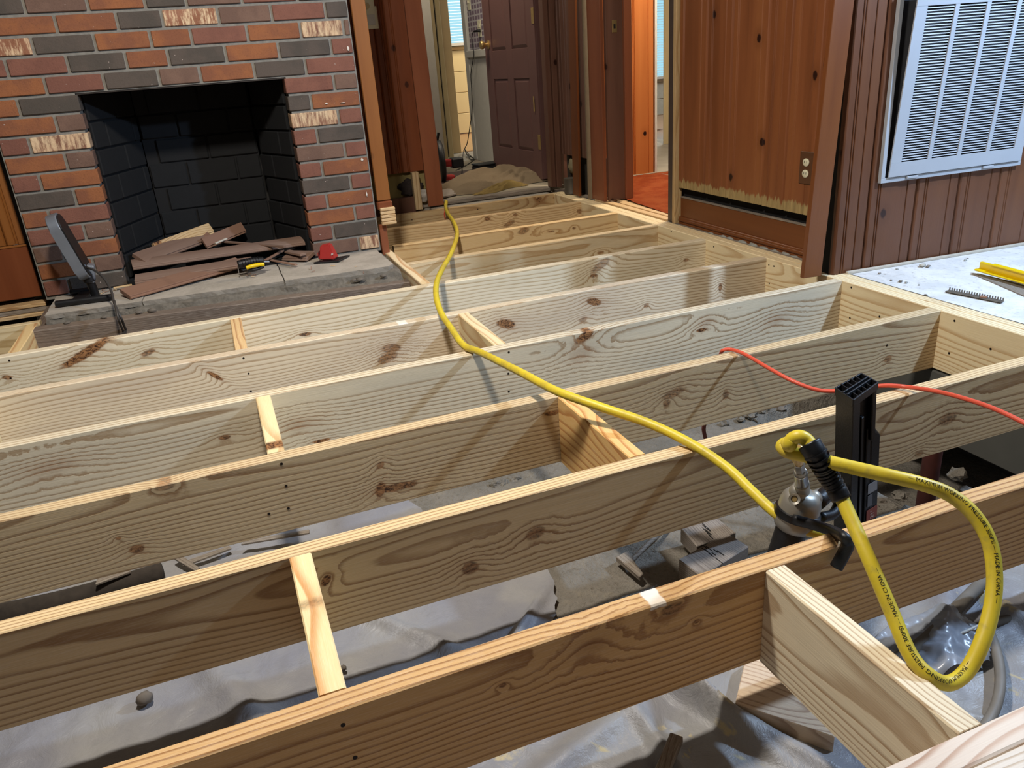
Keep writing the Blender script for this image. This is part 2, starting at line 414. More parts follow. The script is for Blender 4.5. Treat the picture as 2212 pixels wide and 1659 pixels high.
def groundm():
    N = NT('crawl_space_dirt'); o = N.obj()
    n = N.noise(o, 5, 6, .65); f = N.noise(o, 70, 4, .75); v = N.noise(o, 22, 4, .6)
    c = N.mix(sm(N, n, .35, .65), lin('6F6A60'), lin('827C72')); c = N.mix(sm(N, f, .5, .8), c, lin('5A5245'))
    c = N.mix(N.math('MULTIPLY', sm(N, v, .55, .7), .5), c, lin('8C8474'))
    N.bump(N.math('ADD', f, v), .7, .02); return N.out(c, .95)
M['ground'] = groundm()
def plasticm():
    N = NT('dusty_poly_sheet'); o = N.obj()
    n = N.noise(o, 4, 4, .6); f = N.noise(o, 30, 5, .7); s = N.noise(o, 9, 3, .6, 1.5)
    c = N.mix(sm(N, n, .3, .7), lin('7E7F87'), lin('92918F'))
    saw = N.math('MULTIPLY', sm(N, s, .60, .66), sm(N, f, .35, .6))
    sepx = N.new('ShaderNodeSeparateXYZ'); N.set(sepx.inputs[0], o)
    saw = N.math('MULTIPLY', saw, sm(N, sepx.outputs[1], -.85, -1.0))
    c = N.mix(saw, c, lin('B9AC88'))
    c = N.mix(N.math('MULTIPLY', sm(N, f, .55, .8), .3), c, lin('5C5A56'))
    wr = N.noise(N.mapv(o, (1, 1, 1)), 16, 6, .7, 1.0)
    N.bump(wr, .28, .02)
    return N.out(c, N.mix(saw, (.42, .42, .42, 1), (.9, .9, .9, 1)), spec=.4)
M['poly'] = plasticm()
def floorm():
    N = NT('dusty_painted_subfloor'); o = N.obj()
    n = N.noise(o, 6, 5, .65, .8); f = N.noise(o, 50, 5, .7); g = N.noise(N.mapv(o, (3, 40, 1)), 1, 3)
    c = N.mix(sm(N, n, .35, .65), lin('CBCBC9'), lin('E2E0DC')); c = N.mix(sm(N, f, .52, .78), c, lin('9E968C'))
    c = N.mix(N.math('MULTIPLY', sm(N, g, .5, .7), .25), c, lin('D9D6CE'))
    N.bump(f, .3, .004); return N.out(c, .75)
M['subfloor'] = floorm()
def carpetm():
    N = NT('orange_carpet'); o = N.obj(); f = N.noise(o, 320, 3, .8); n = N.noise(o, 8, 4, .6)
    c = N.mix(sm(N, n, .35, .65), lin('C65A2E'), lin('DC7440')); c = N.mix(N.math('MULTIPLY', f, .5), c, lin('8A3A1C'))
    N.bump(f, 1, .012); return N.out(c, .97, spec=.1)
M['carpet'] = carpetm()
def woodfloorm():
    N = NT('polished_wood_floor'); o = N.obj(); g = N.noise(N.mapv(o, (30, 2, 1)), 1, 4, .6)
    return N.out(N.mix(g, lin('9A6A44'), lin('C08E62')), .18, coat=.5)
M['woodfloor'] = woodfloorm()
def clothm(name, a, b):
    N = NT(name); o = N.obj(); f = N.noise(o, 200, 3, .8); n = N.noise(o, 12, 3)
    c = N.mix(n, lin(a), lin(b)); N.bump(f, .8, .006)
    return N.out(N.mix(N.math('MULTIPLY', f, .3), c, lin('4E4234')), .95, spec=.1)
M['blanket'] = clothm('brown_grey_fleece', '8A7860', '9E8C72')
M['backing'] = clothm('yellow_foam_backing', '8C7648', 'A48C54')

# ================================================================ floor frame
JH, JT = .184, .038
FY = {1: -1.1127, 2: -.7198, 3: -.3186, 4: .0818, 5: .4829, 6: .8898, 7: 1.2847, 8: 1.6874, 9: 2.1200, 10: 2.4960}
def kz(J, px, py, rx, rz, lean=0.0, drk=1.0, x0=0.0):
    p = at(px, py, 'Y', FY[J]); q = at(px+rx, py-rx*.2, 'Y', FY[J]); w = at(px, py+rz, 'Y', FY[J])
    return (p.x-x0, p.z, max(abs(q.x-p.x), .006), max(abs(w.z-p.z), .004), lean, drk)
def joist_mesh(name, x0, x1, y0, mat, crown=None, xc=0.0, t=JT, h=JH):
    n = max(2, int((x1-x0)/.12)); b = .0025; vs, fs = [], []
    prof = [(0, -b), (b, 0), (t-b, 0), (t, -b), (t, -h+b), (t-b, -h), (b, -h), (0, -h+b)]
    for i in range(n+1):
        x = x0+(x1-x0)*i/n; dz = crown(x) if crown else 0
        dz += .0009*nz(x*2.3, y0*9); dy = .0012*nz(x*1.1, y0*5, 3)
        for (y, z) in prof: vs.append((x-xc, y+dy, z+dz))
    m_ = len(prof)
    for i in range(n):
        for k in range(m_):
            k2 = (k+1) % m_; fs.append((i*m_+k, (i+1)*m_+k, (i+1)*m_+k2, i*m_+k2))
    fs += [tuple(range(m_)), tuple(range(n*m_, (n+1)*m_))[::-1]]
    bm = bmesh.new(); bv = [bm.verts.new(v) for v in vs]
    for f in fs: bm.faces.new([bv[i] for i in f])
    return mobj(name, None, None, None, None, (xc, y0, 0), mesh=bmesh_of(bm, name, mat))
nailm = plain('dark_nail_head', '2A211C', .5, .6, var=.2)
def nails(par, J, pts, r=.0034, loc=None):
    for (px, py) in pts:
        p = at(px, py, 'Y', FY[J]); v = cyl('nail_head', p+Vector((0, -.0006, 0)), p+Vector((0, .004, 0)), r, nailm, n=8)
        v.parent = par; v.location = Vector(v.location)-Vector(par.location)
JD = {
 1: dict(c=('D8AE76', '84501E'), k=[(1450, 1315, 24, 12, .3, .8), (1505, 1342, 4, 3, 0, .9), (1086, 1480, 8, 4, 0, .9), (1275, 1400, 34, 20, .2, -1)], ring=.0085, pith=(.045, .02), grey=.1, g='BE9560',
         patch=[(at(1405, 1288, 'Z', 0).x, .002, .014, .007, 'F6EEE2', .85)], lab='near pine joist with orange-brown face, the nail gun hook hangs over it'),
 2: dict(c=('E2C696', '86592C'), k=[(1157, 1152, 22, 13, .2, .75), (1016, 1227, 19, 15, 0, .8), (704, 1255, 12, 12, .4, 1.0), (2047, 905, 20, 13, .2, .7), (1985, 980, 10, 7, 0, .6)], ring=.0065, pith=(.09, .05), grey=.12, g='B89A6E',
         lab='pine joist second nearest the camera, with wide bright top and two round knots'),
 3: dict(c=('D2BA90', '80592F'), k=[(295, 1186, 18, 9, 0, .9), (256, 1163, 5, 4, 0, .9), (822, 1005, 9, 8, .3, .8), (858, 1052, 48, 9, -1.2, .95), (822, 1058, 12, 16, .3, 1.0), (1192, 893, 16, 5, -.6, .9), (1455, 850, 22, 11, 1.2, .65), (1440, 870, 9, 7, 0, .7), (1568, 853, 7, 10, 0, .7), (1918, 776, 9, 8, 0, .8), (357, 1052, 22, 8, 0, .6)], ring=.008, pith=(.06, .0), grey=.25, g='B6A280',
         lab='pine joist third nearest the camera with a long dark bark streak at mid length'),
 4: dict(c=('E0D2B4', '8C6A3E'), k=[(645, 917, 30, 13, .2, -1), (485, 945, 14, 5, 0, .9), (695, 952, 20, 4, 0, 1.0), (1263, 727, 16, 13, .8, 1.0), (1525, 697, 15, 9, .3, -1), (1515, 713, 12, 4, 0, 1.0), (1255, 765, 24, 15, .4, -1), (1675, 692, 20, 11, .5, -1), (110, 1010, 50, 14, .3, -1)], ring=.0095, pith=(.035, .02), grey=.5, g='BDB7A4',
         lab='fourth pine joist from the camera with swirling grain, the hose kinks over its top'),
 5: dict(c=('E4D4B6', '9C7A50'), k=[(465, 812, 7, 13, -.9, 1.0), (845, 752, 22, 10, -.4, .7), (838, 772, 22, 12, .6, .7), (1093, 700, 18, 12, -.8, .95), (1283, 652, 14, 10, -.8, .95), (1260, 690, 10, 6, .4, .6), (1396, 660, 6, 5, 0, .7), (1556, 620, 4, 9, 0, .9)], ring=.007, pith=(.07, -.03), grey=.5, g='C0B2A0',
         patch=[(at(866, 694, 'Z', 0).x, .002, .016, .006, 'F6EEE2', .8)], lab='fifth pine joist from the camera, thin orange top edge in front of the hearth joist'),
 6: dict(c=('ECE0C4', 'A88A5C'), k=[(185, 763, 26, 26, 1.9, 1.0), (320, 762, 15, 7, .9, .8), (660, 722, 14, 4, -.4, .9), (1298, 573, 14, 15, 1.1, .6), (1282, 595, 8, 5, 0, .8), (1482, 562, 6, 4, 0, .7), (15, 815, 10, 6, -.5, .9)], ring=.0075, pith=(.10, -.04), grey=.35, g='BEB79A',
         lab='pine joist running just in front of the old hearth timber with a big bark scar'),
 7: dict(c=('DEC9A2', 'A5814F'), k=[(1297, 545, 8, 3, 0, .6)], ring=.0055, pith=(.09, .05), grey=.5, g='A8A088', lab='pine joist behind the hearth joist, starting at the short header beside the slab'),
 8: dict(c=('E3C694', 'AF834C'), k=[(1131, 499, 12, 7, .5, .7), (1240, 493, 4, 3, 0, .8), (1190, 500, 9, 2, .4, .8)], ring=.010, pith=(.035, .03), grey=.15, g='CDBB90', lab='third farthest pine joist, its end meeting the rim by the carpet doorway'),
 9: dict(c=('E0C292', 'B0844E'), k=[(1053, 472, 7, 5, 0, .9), (1113, 464, 5, 4, 0, .8), (1100, 483, 10, 7, 1.0, .7), (1252, 456, 6, 5, 0, .8)], ring=.009, pith=(.04, .0), grey=.12, g='CDBB90', lab='second farthest pine joist crossed by the yellow hose'),
 10: dict(c=('CDAE7C', '9C7444'), k=[], ring=.008, pith=(.06, .02), grey=.3, g='A89878', lab='farthest pine joist, just before the hall threshold'),
}
XL = {1: -3.3, 2: -3.6, 3: -3.8, 4: -3.9, 5: -4.0, 6: -4.1, 7: -1.222, 8: -1.19, 9: -1.16, 10: -1.12}
XR = {1: .9, 2: 0, 3: 0}
def crown1(x): return .006*math.exp(-((x+1.45)/.55)**2)-.003
JO = {}
for j, d in JD.items():
    ks = [kz(j, *k) for k in d['k']]
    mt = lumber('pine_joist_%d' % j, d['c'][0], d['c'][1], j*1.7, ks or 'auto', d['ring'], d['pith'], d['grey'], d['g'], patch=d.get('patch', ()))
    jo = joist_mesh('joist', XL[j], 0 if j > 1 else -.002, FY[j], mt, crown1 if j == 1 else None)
    tag(jo, d['lab'], 'joist', 'pine floor joists'); JO[j] = jo
nails(JO[1], 1, [(741, 1566), (767, 1636)]); nails(JO[2], 2, [(1405, 1014), (1397, 1067), (1388, 1112)])
nails(JO[3], 3, [(608, 1002), (618, 1050), (623, 1098), (581, 1110), (1916, 746)]); nails(JO[4], 4, [(1099, 761), (1098, 807), (1099, 846)])
nails(JO[5], 5, [(526, 774), (537, 807), (542, 845)]); nails(JO[6], 6, [(20, 779), (23, 817)])
nails(JO[10], 10, [(1032, 452), (1165, 436), (890, 475)])
# joist 7 continues left of the hearth
jl = joist_mesh('joist', -4.1, -2.63, 1.285, lumber('pine_joist_left', 'E2CDA0', 'A98A54', 77, 'auto', .007, (.08, .05), .1))
tag(jl, 'short pine joist at the left edge of the photo, left of the hearth', 'joist', 'pine floor joists')
# doubled near beam
j0a = joist_mesh('joist', -3.2, .9, -1.5085, lumber('pine_near_a', 'F4E6D6', 'CFA88C', 11, 'auto', .012, (.02, .02), .1), None)
tag(j0a, 'beam in the bottom right corner, ply nearer the blocking board', 'joist', 'doubled near beam')
j0b = joist_mesh('joist', -3.2, .9, -1.549, lumber('pine_near_b', 'F2E8DA', 'BFA484', 12, 'auto', .006, (.09, .05), .1), None)
tag(j0b, 'beam in the bottom right corner, ply cut off by the photo edge', 'joist', 'doubled near beam')
# rim: two plies along Y
rimm = lumber('pine_rim', 'E5CC94', 'B5894C', 21, [], .009, (.04, .03), .1, patch=[])
def rim(y0, y1, x, lab, seed, mat=None):
    o = joist_mesh('rim_joist', y0, y1, 0, mat or lumber('pine_rim_%d' % seed, 'F0DDB2', 'BE9660', seed, 'auto', .009, (.04, .02), .12))
    o.rotation_euler = (0, 0, PI/2); o.location = (x+JT, 0, 0)
    tag(o, lab, 'rim joist', 'rim joists along the right wall'); return o
# local X -> world Y ; local Y(0..t) -> world -X
r1 = rim(-1.07, 1.33, 0, 'rim joist the joist ends butt against, from the corner post to the right edge', 21)
r2 = rim(-1.07, 1.33, JT+.001, 'outer rim joist beside the dusty grey subfloor', 22)
r3 = rim(1.333, 2.545, 0, 'rim joist by the carpeted doorway, inner ply', 23)
r4 = rim(1.333, 2.545, JT+.001, 'rim joist by the carpeted doorway, outer ply under the threshold strips', 24)
for (px, py) in [(1839, 621), (1836, 687), (1900, 684), (2062, 693), (2050, 763), (2140, 754), (1661, 572), (1672, 575), (1662, 612), (1542, 533), (1450, 500)]:
    p = at(px, py, 'X', 0); v = cyl('nail_head', p+Vector((-.0006, 0, 0)), p+Vector((.004, 0, 0)), .0036, nailm, n=8)
    v.parent = r1; v.matrix_parent_inverse = Matrix.Translation(r1.location).inverted(); v.matrix_parent_inverse = r1.matrix_basis.inverted()
# blocking boards (2x8) between joists
def block(j_near, j_far, xc, lab, mat, y0=None, y1=None, full=True, seed=0, twist=0, h=JH, z=0):
    y0 = FY[j_near]+JT+.001 if y0 is None else y0; y1 = FY[j_far]-.001 if y1 is None else y1
    o = joist_mesh('blocking_board', y0, y1, 0, mat, h=h)
    o.rotation_euler = (0, 0, PI/2); o.location = (xc+JT/2, 0, z-.0005); tag(o, lab, 'blocking', 'blocking boards between joists'); return o
fl = lambda s, a='F0D8A8', b='CC8C48', **k: lumber('pine_blocking_%d' % s, a, b, s, 'auto', k.get('ring', .016), k.get('pith', (.005, .0)), .05, k_str=.3, wander=.09)
block(1, 2, -1.92, 'blocking board with orange-streaked top between the two nearest joists, left side', fl(31, 'F2DCA6', 'D08A45', ring=.03))
block(3, 4, -1.92, 'pale blocking board between the third and fourth joists, left side', fl(32, 'EBD9A8', 'C9A06A', ring=.03))
block(5, 6, -1.95, 'small striped blocking board in front of the hearth', fl(33, 'E2C08A', '9C5F30', ring=.014))
block(4, 5, -1.232, 'blocking board with split top beside the hose', fl(34, 'ECD9AC', 'BE8E58'))
block(2, 3, -1.225, 'blocking board with orange wavy top crossed by the hose', fl(35, 'E6BC78', 'B06C2C'))
block(1, 2, -1.22, 'x', fl(36)) if False else None
o = joist_mesh('blocking_board', -1.4695, -1.1137, 0, lumber('pine_block_near', 'F4E6C6', 'A8845A', 36, 'auto', .006, (.09, .04), .25, greyc='B9A88A'))
o.rotation_euler = (0, 0, PI/2); o.location = (-1.202, 0, -.0005)
tag(o, 'large blocking board at lower right with the yellow hose resting on its top', 'blocking', 'blocking boards between joists')
block(6, 7, -2.655, 'blocking board with swirl grain at the left end of the hearth timber', fl(37, 'E2C58C', 'B87B44', ring=.02), y1=1.283)
block(4, 5, -2.66, 'pale blocking board cut off by the left edge of the photo', fl(38, 'E8D8AC', 'C8A878'))
block(7, 8, -1.238, 'slanting header board beside the hearth slab', fl(39, 'F0DDB4', 'C28A50', ring=.02), y0=.93, y1=1.64)

# ================================================================ ground
def grid(name, x0, x1, y0, y1, n, mt, hf, mat, clip=None):
    vs, fs = [], []; mx = n; my = mt
    for j in range(my+1):
        for i in range(mx+1):
            x = x0+(x1-x0)*i/mx; y = y0+(y1-y0)*j/my; vs.append((x, y, hf(x, y)))
    for j in range(my):
        for i in range(mx):
            x = x0+(x1-x0)*(i+.5)/mx; y = y0+(y1-y0)*(j+.5)/my
            if clip and not clip(x, y): continue
            a = j*(mx+1)+i; fs.append((a, a+1, a+mx+2, a+mx+1))
    return mobj(name, vs, fs, mat, smooth=True)
def wgrid(name, u0, u1, v0, v1, n, my, wf, hf, mat):
    vs, fs = [], []
    for j in range(my+1):
        for i in range(n+1):
            x, y = wf(u0+(u1-u0)*i/n, v0+(v1-v0)*j/my); vs.append((x, y, hf(x, y)))
    for j in range(my):
        for i in range(n): a = j*(n+1)+i; fs.append((a, a+1, a+n+2, a+n+1))
    return mobj(name, vs, fs, mat, smooth=True)
GZ = -.335
def gh(x, y):
    h = GZ+.022*nz(x*1.3, y*1.3)+.010*nz(x*5, y*5, 2)+.005*nz(x*14, y*14, 4)+.0025*nz(x*40, y*40, 6)
    if x > -.50 and y < .1: h -= .30*min(1, (x+.50)/.22)**2*min(1, (.1-y)/.15)
    if y > .35: h += min(.06, (y-.35)*.06)
    return h
struct(grid('floor', -4.3, 1.2, -2.2, 2.9, 330, 300, gh, M['ground']), 'dusty dirt floor of the crawl space under the joists')
def ridge(x, y, px, py, ang, w, h, L):
    dx, dy = x-px, y-py; c, s = math.cos(ang), math.sin(ang); u = dx*c+dy*s; v = -dx*s+dy*c
    v += .04*math.sin(u*5)
    if abs(u) > L: return 0
    return h*math.exp(-(v/w)**2)*math.cos(u/L*PI/2)
RD1 = [(-2.1, -.62, 2.2, .03, .022, .35), (-1.75, -.6, 2.4, .016, .02, .28), (-2.9, -.9, .6, .03, .02, .6), (-2.5, -.3, .3, .02, .022, .6), (-1.52, -.72, 1.0, .012, .022, .2), (-2.5, -.75, -.2, .02, .012, .5)]
RD2 = [(-1.32, -1.0, 2.0, .014, .036, .28), (-1.28, -1.1, 2.2, .02, .03, .3), (-1.55, -1.05, .5, .02, .018, .2), (-1.05, -1.15, 2.5, .015, .03, .3), (-.8, -1.1, .9, .03, .03, .25), (-1.42, -1.12, 1.8, .016, .02, .2), (-.65, -1.3, 1.7, .02, .03, .3)]
def sheet(RD, lift, sd):
    def f(x, y):
        h = gh(x, y)*.6+GZ*.4+lift+.006*nz(x*6, y*6, sd)+.004*abs(nz(x*13+2*nz(x*5, y*5), y*13, sd))
        for (a, b, an, w, hh, L) in RD: h += ridge(x, y, a, b, an, w, hh, L)
        return h+.003
    return f
def edgeA(y): return -1.47+.10*nz(y*4, 1)+.35*(y+.75)*(1 if y < -.4 else -.6)+(.21 if y >= -.4 else 0)*0-.02*abs(nz(y*20, 4))
def clipA(x, y): return x < -1.47+.10*nz(y*4, 1)+.35*(y+.75)*(1 if y < -.4 else -.6)-.02*abs(nz(y*20, 4)) and y < .42+.1*nz(x*3, 5)
def clipB(x, y): return y < -.86+.10*nz(x*2.5, 7)+.02*nz(x*15, 2) and x > -1.95
o = wgrid('plastic_sheet', 0, 1, -2.1, .50, 300, 240, lambda u, v: (-4.2+(edgeA(v)+4.2)*u, v), sheet(RD1, .014, 3), M['poly'])
tag(o, 'dusty translucent plastic sheet spread on the dirt under the left joists', 'plastic sheet')
o = wgrid('plastic_sheet', -1.95, .28, 0, 1, 320, 170, lambda u, v: (u, -2.1+(-.86+.10*nz(u*2.5, 7)+.02*nz(u*15, 2)+2.1)*v), sheet(RD2, .030, 9), M['poly'])
tag(o, 'crumpled bluish plastic sheet with sawdust under the lower right joists', 'plastic sheet')

def onG(px, py, dz=0.0): 
    p = at(px, py, 'Z', GZ+dz); return p
# offcut
def px_poly(name, pts, z, t, mat, par=None):
    P = [at(a, b, 'Z', z) for a, b in pts]; c = sum(P, Vector())/len(P)
    # orient local x along longest first edge
    d = (P[1]-P[0]); ang = math.atan2(d.y, d.x); ca, sa = math.cos(-ang), math.sin(-ang)
    poly = [((p-c).x*ca-(p-c).y*sa, (p-c).x*sa+(p-c).y*ca) for p in P]
    bm = bmesh.new(); a_ = [bm.verts.new((x, y, 0)) for x, y in poly]; b_ = [bm.verts.new((x, y, -t)) for x, y in poly]; n = len(poly)
    bm.faces.new(a_); bm.faces.new(b_[::-1])
    for i in range(n): bm.faces.new((a_[i], b_[i], b_[(i+1) % n], a_[(i+1) % n]))
    bmesh.ops.bevel(bm, geom=list(bm.edges), offset=min(.0015, t*.2), segments=1, affect='EDGES')
    return mobj(name, None, None, None, par, c, (0, 0, ang), mesh=bmesh_of(bm, name, mat))
o = px_poly('wood_offcut', [(1588, 1519), (1803, 1592), (1800, 1520), (1690, 1400), (1612, 1415)], -.27, .038, lumber('pine_offcut', 'D9C2A4', '9C7A60', 55, 'auto', .007, (.05, .03), .5, 'B4A8A0'))
tag(o, 'pentagonal pine offcut lying on the plastic under the lower right joist', 'offcut')
# two cracked chunks
ck = lumber('cracked_dusty_wood', '8C837A', '5A514B', 58, knots='auto', ring=.004, grey=.9, greyc='6C655F', k_str=.2)
def chunk(name, pts, z, t, lab):
    o = px_poly(name, pts, z, t, ck)
    for k in range(9):
        a = random.uniform(-.03, .03); b = random.uniform(-.012, .012)
        c = box('crack', (random.uniform(.012, .03), .0016, .001), (a, b, .0004), M['dark'], o, rot=(0, 0, random.uniform(-.1, .1)), bev=0)
    return tag(o, lab, 'wood chunk', 'cracked wood chunks on the dirt')
chunk('wood_chunk', [(1466, 1208), (1515, 1245), (1618, 1180), (1570, 1150)], -.265, .05, 'cracked grey wood chunk nearer the camera, right behind the near joist')
chunk('wood_chunk', [(1470, 1140), (1505, 1180), (1590, 1150), (1548, 1118)], -.275, .04, 'cracked grey wood chunk farther back, half hidden behind the other')
o = px_poly('wood_shingle', [(1330, 1203), (1382, 1246), (1390, 1238), (1368, 1212), (1357, 1188)], -.30, .012, M['dirtywood'])
tag(o, 'thin dusty wood shard standing out of the dirt between the middle joists', 'wood scrap')
o = tube('root', [onG(1362, 1213, .02), onG(1385, 1190, .03), onG(1405, 1170, .03), onG(1428, 1150, .02), onG(1450, 1120, .02)], .006, M['dirtywood'], sub=4, n=6)
tag(o, 'thin curved root on the dirt beside the wood shard', 'root')
# log and bark strips between joists 2 and 3
lg = tube('log', [at(-60, 1345, 'Z', -.29), at(120, 1305, 'Z', -.285), at(250, 1268, 'Z', -.28), at(352, 1236, 'Z', -.275)], lambda t: .030-.006*t, plain('rotten_log_bark', '38312A', .95, var=.45, scale=40, bump=1), sub=6, n=10)
tag(o if False else lg, 'dark rotten log lying between the joists at lower left', 'log')
for i, (pts, z) in enumerate([([(375, 1205), (420, 1232), (432, 1226), (388, 1196)], -.295), ([(520, 1175), (668, 1150), (668, 1143), (530, 1166)], -.29), ([(395, 1222), (500, 1183), (495, 1178), (392, 1214)], -.30), ([(205, 1262), (282, 1234), (276, 1226), (210, 1250)], -.245)]):
    o = px_poly('bark_strip', pts, z, .006, M['dirtywood'])
    tag(o, ['short crossed bark strip on the plastic by the log end', 'long straight bark strip at the foot of the third joist', 'bark strip leading away from the log end', 'bark strip lying on top of the rotten log'][i], 'bark', 'bark strips on the plastic')
o = blob('stone', .016, M['stone'], onG(312, 1508, .035), sc=(1, .8, .8), seed=3); tag(o, 'small grey stone on the plastic under the second joist, lower left', 'stone')
o = blob('pebble', .006, M['stone'], onG(742, 1443, .03), seed=5); tag(o, 'dark pebble beside the orange-topped blocking board', 'pebble')
o = board_between('stick', onG(1462, 1592, .055), onG(1425, 1680, .05), .022, .014, M['dirtywood']); tag(o, 'short weathered stick on the plastic at the bottom edge of the photo', 'stick')
# rubble beyond (between joist 3 and 2, right; and under joist 4)
k = 0
for (px, py) in [(1620, 895), (1650, 885), (1690, 880), (1600, 905), (1565, 915), (1905, 1085), (1925, 1095), (1945, 1070), (1890, 1100), (1960, 1110), (2068, 1025), (2085, 1060), (1110, 1035), (1080, 1048), (2160, 1090), (2100, 1095)]:
    z = GZ-.004; p = at(px, py, 'Z', z); k += 1
    o = blob('rock', random.uniform(.014, .028), M['ground'] if k % 3 else M['stone'], p, sc=(1, random.uniform(.6, 1), .6), seed=k*2.3, sub=2, rough=.75, smooth=False)
    tag(o, 'lump of crumbled rock on the crawl space dirt', 'rock', 'crumbled rocks on the dirt')
# conduits at lower right
def gtube(name, pts, r, mat, lab, cat, z=.03):
    o = tube(name, [onG(a, b, c) for a, b, c in pts], r, mat, sub=6, n=10); return tag(o, lab, cat)
gtube('conduit', [(1900, 1445, .05), (1990, 1390, .06), (2060, 1320, .07), (2125, 1255, .06)], .012, plain('dusty_conduit', '6F6A62', .9, var=.3, scale=20), 'straight dusty conduit running up right under the near joist', 'conduit')
gtube('conduit', [(1985, 1480, .03), (2010, 1440, .04), (2050, 1395, .05), (2095, 1365, .05), (2150, 1345, .04), (2230, 1330, .03)], .010, plain('dark_dusty_conduit', '5A554E', .9, var=.3, scale=20), 'curved dark conduit behind the bottom of the hose loop', 'conduit')
gtube('cable', [(2132, 1350, .05), (2150, 1400, .06), (2160, 1450, .06), (2158, 1500, .06), (2140, 1550, .05), (2105, 1600, .05)], .009, M['cordwhite'], 'grey speckled cable curving down to the near beam', 'cable')
gtube('wire', [(2035, 1375, .06), (2075, 1368, .07), (2120, 1350, .07), (2140, 1360, .05)], .0025, M['white'], 'thin white wire between the conduits', 'wire')
# bag
def bagf(x, y): return sheet(RD2, .030, 9)(x, y)+.022+.012*abs(nz(x*22, y*22, 8))+.010*abs(nz(x*50, y*50, 8))
pc = onG(2010, 1400, .05)
bg = grid('plastic_bag', pc.x-.13, pc.x+.13, pc.y-.07, pc.y+.09, 60, 40, lambda x, y: bagf(x, y)-.10*max(0, ((x-pc.x)/.13)**2+((y-pc.y)/.085)**2-.75), plain('crinkled_clear_plastic', '8C929C', .3, var=.15, spec=.6), lambda x, y: ((x-pc.x)/.125)**2+((y-pc.y)/.08)**2 < 1+.3*nz(x*20, y*20))
tag(bg, 'crinkled clear plastic bag tucked under the near joist behind the hose', 'plastic bag')
# steel jack post, foundation ledge
p = at(2012, 1000, 'Y', -.56)
jp = cyl('jack_post', (p.x, -.56, -.64), (p.x, -.56, -.1845), .024, plain('rust_red_steel', '4E241C', .7, .2, var=.4, scale=25), n=20)
tag(jp, 'dark rust-red steel post under the floor at right', 'post')
boxb('plate', p.x-.05, p.x+.05, -.61, -.51, -.66, -.635, M['dirtywood']) and None
bpy.data.objects['plate'].parent = jp; bpy.data.objects['plate'].matrix_parent_inverse = jp.matrix_basis.inverted()
struct(boxb('trim_1', .0, .30, -2.2, 2.9, -.40, -.19, plain('grey_foundation', '52524D', .9, var=.15, scale=10), bev=.004), 'grey foundation ledge carrying the rim joists')

# ================================================================ subfloor on the right
fr = grid('floor_right', .079, 2.6, -2.3, .15, 120, 110, lambda x, y: .0+.0012*nz(x*9, y*9), M['subfloor']); struct(fr, 'dusty grey painted subfloor right of the rim joists')
struct(boxb('floor_right_board', .079, 2.6, -2.3, .6, -.03, -.002, M['dirtywood']))
bpy.data.objects['floor_right_board'].name = 'trim_2'
# debris on it
p0, p1 = at(2045, 628, 'Z', .005), at(2166, 652, 'Z', .005)
ts = thing('tack_strip', 'grey toothed metal strip lying on the dusty subfloor', 'metal strip', (p0+p1)/2, rot=(0, 0, math.atan2((p1-p0).y, (p1-p0).x)))
L = (p1-p0).length
box('strip', (L, .022, .004), (0, 0, 0), plain('dull_strip_metal', '6E665C', .6, .4, var=.3, scale=60), ts)
for k in range(22):
    box('tooth', (.0025, .004, .009), (-L/2+L*(k+.5)/22, .009, .005), M['cordwhite'], ts, bev=0)
box('mud_lump', (.02, .014, .006), (.03, -.002, .004), plain('dry_mud', '8A6650', .9, var=.2), ts, rot=(0, 0, .4), bev=.002)
pa, pb = at(2112, 585, 'Z', .012), at(2330, 646, 'Z', .012)
lv = thing('spirit_level', 'bright yellow ribbed level lying at the right edge of the photo', 'level', (pa+pb)/2, rot=(0, 0, math.atan2((pb-pa).y, (pb-pa).x)))
L = (pb-pa).length
box('body', (L, .012, .030), (0, .008, .016), M['yellow'], lv, bev=.002)
box('flange', (L, .034, .006), (0, 0, .006), M['yellow'], lv, bev=.002)
box('top_rail', (L*.86, .020, .006), (L*.07, .004, .032), M['yellow'], lv, bev=.002)
o = px_poly('cardboard_shim', [(2100, 590), (2240, 650), (2240, 620), (2120, 592)], .004, .004, M['dirtywood']); tag(o, 'dark flat shim under the yellow level', 'shim')
k = 0
for (px, py, r) in [(1992, 573, .012), (2005, 575, .009), (2085, 562, .006), (2090, 558, .004), (1938, 581, .005), (1945, 607, .008), (1958, 610, .006), (1925, 605, .005), (1985, 615, .004), (1900, 590, .006), (2072, 660, .004), (2000, 637, .006), (1835, 575, .008)]:
    k += 1; o = blob('debris_crumb', r, plain('plaster_crumb', 'B9B2A2', .9, var=.2) if k == 1 else (M['insul'] if k % 2 else M['dirtywood']), at(px, py, 'Z', r*.5), sc=(1.2, .8, .5), seed=k, rough=.5, sub=1)
    tag(o, 'small crumb of plaster or wood on the grey subfloor', 'crumb', 'crumbs on the subfloor')

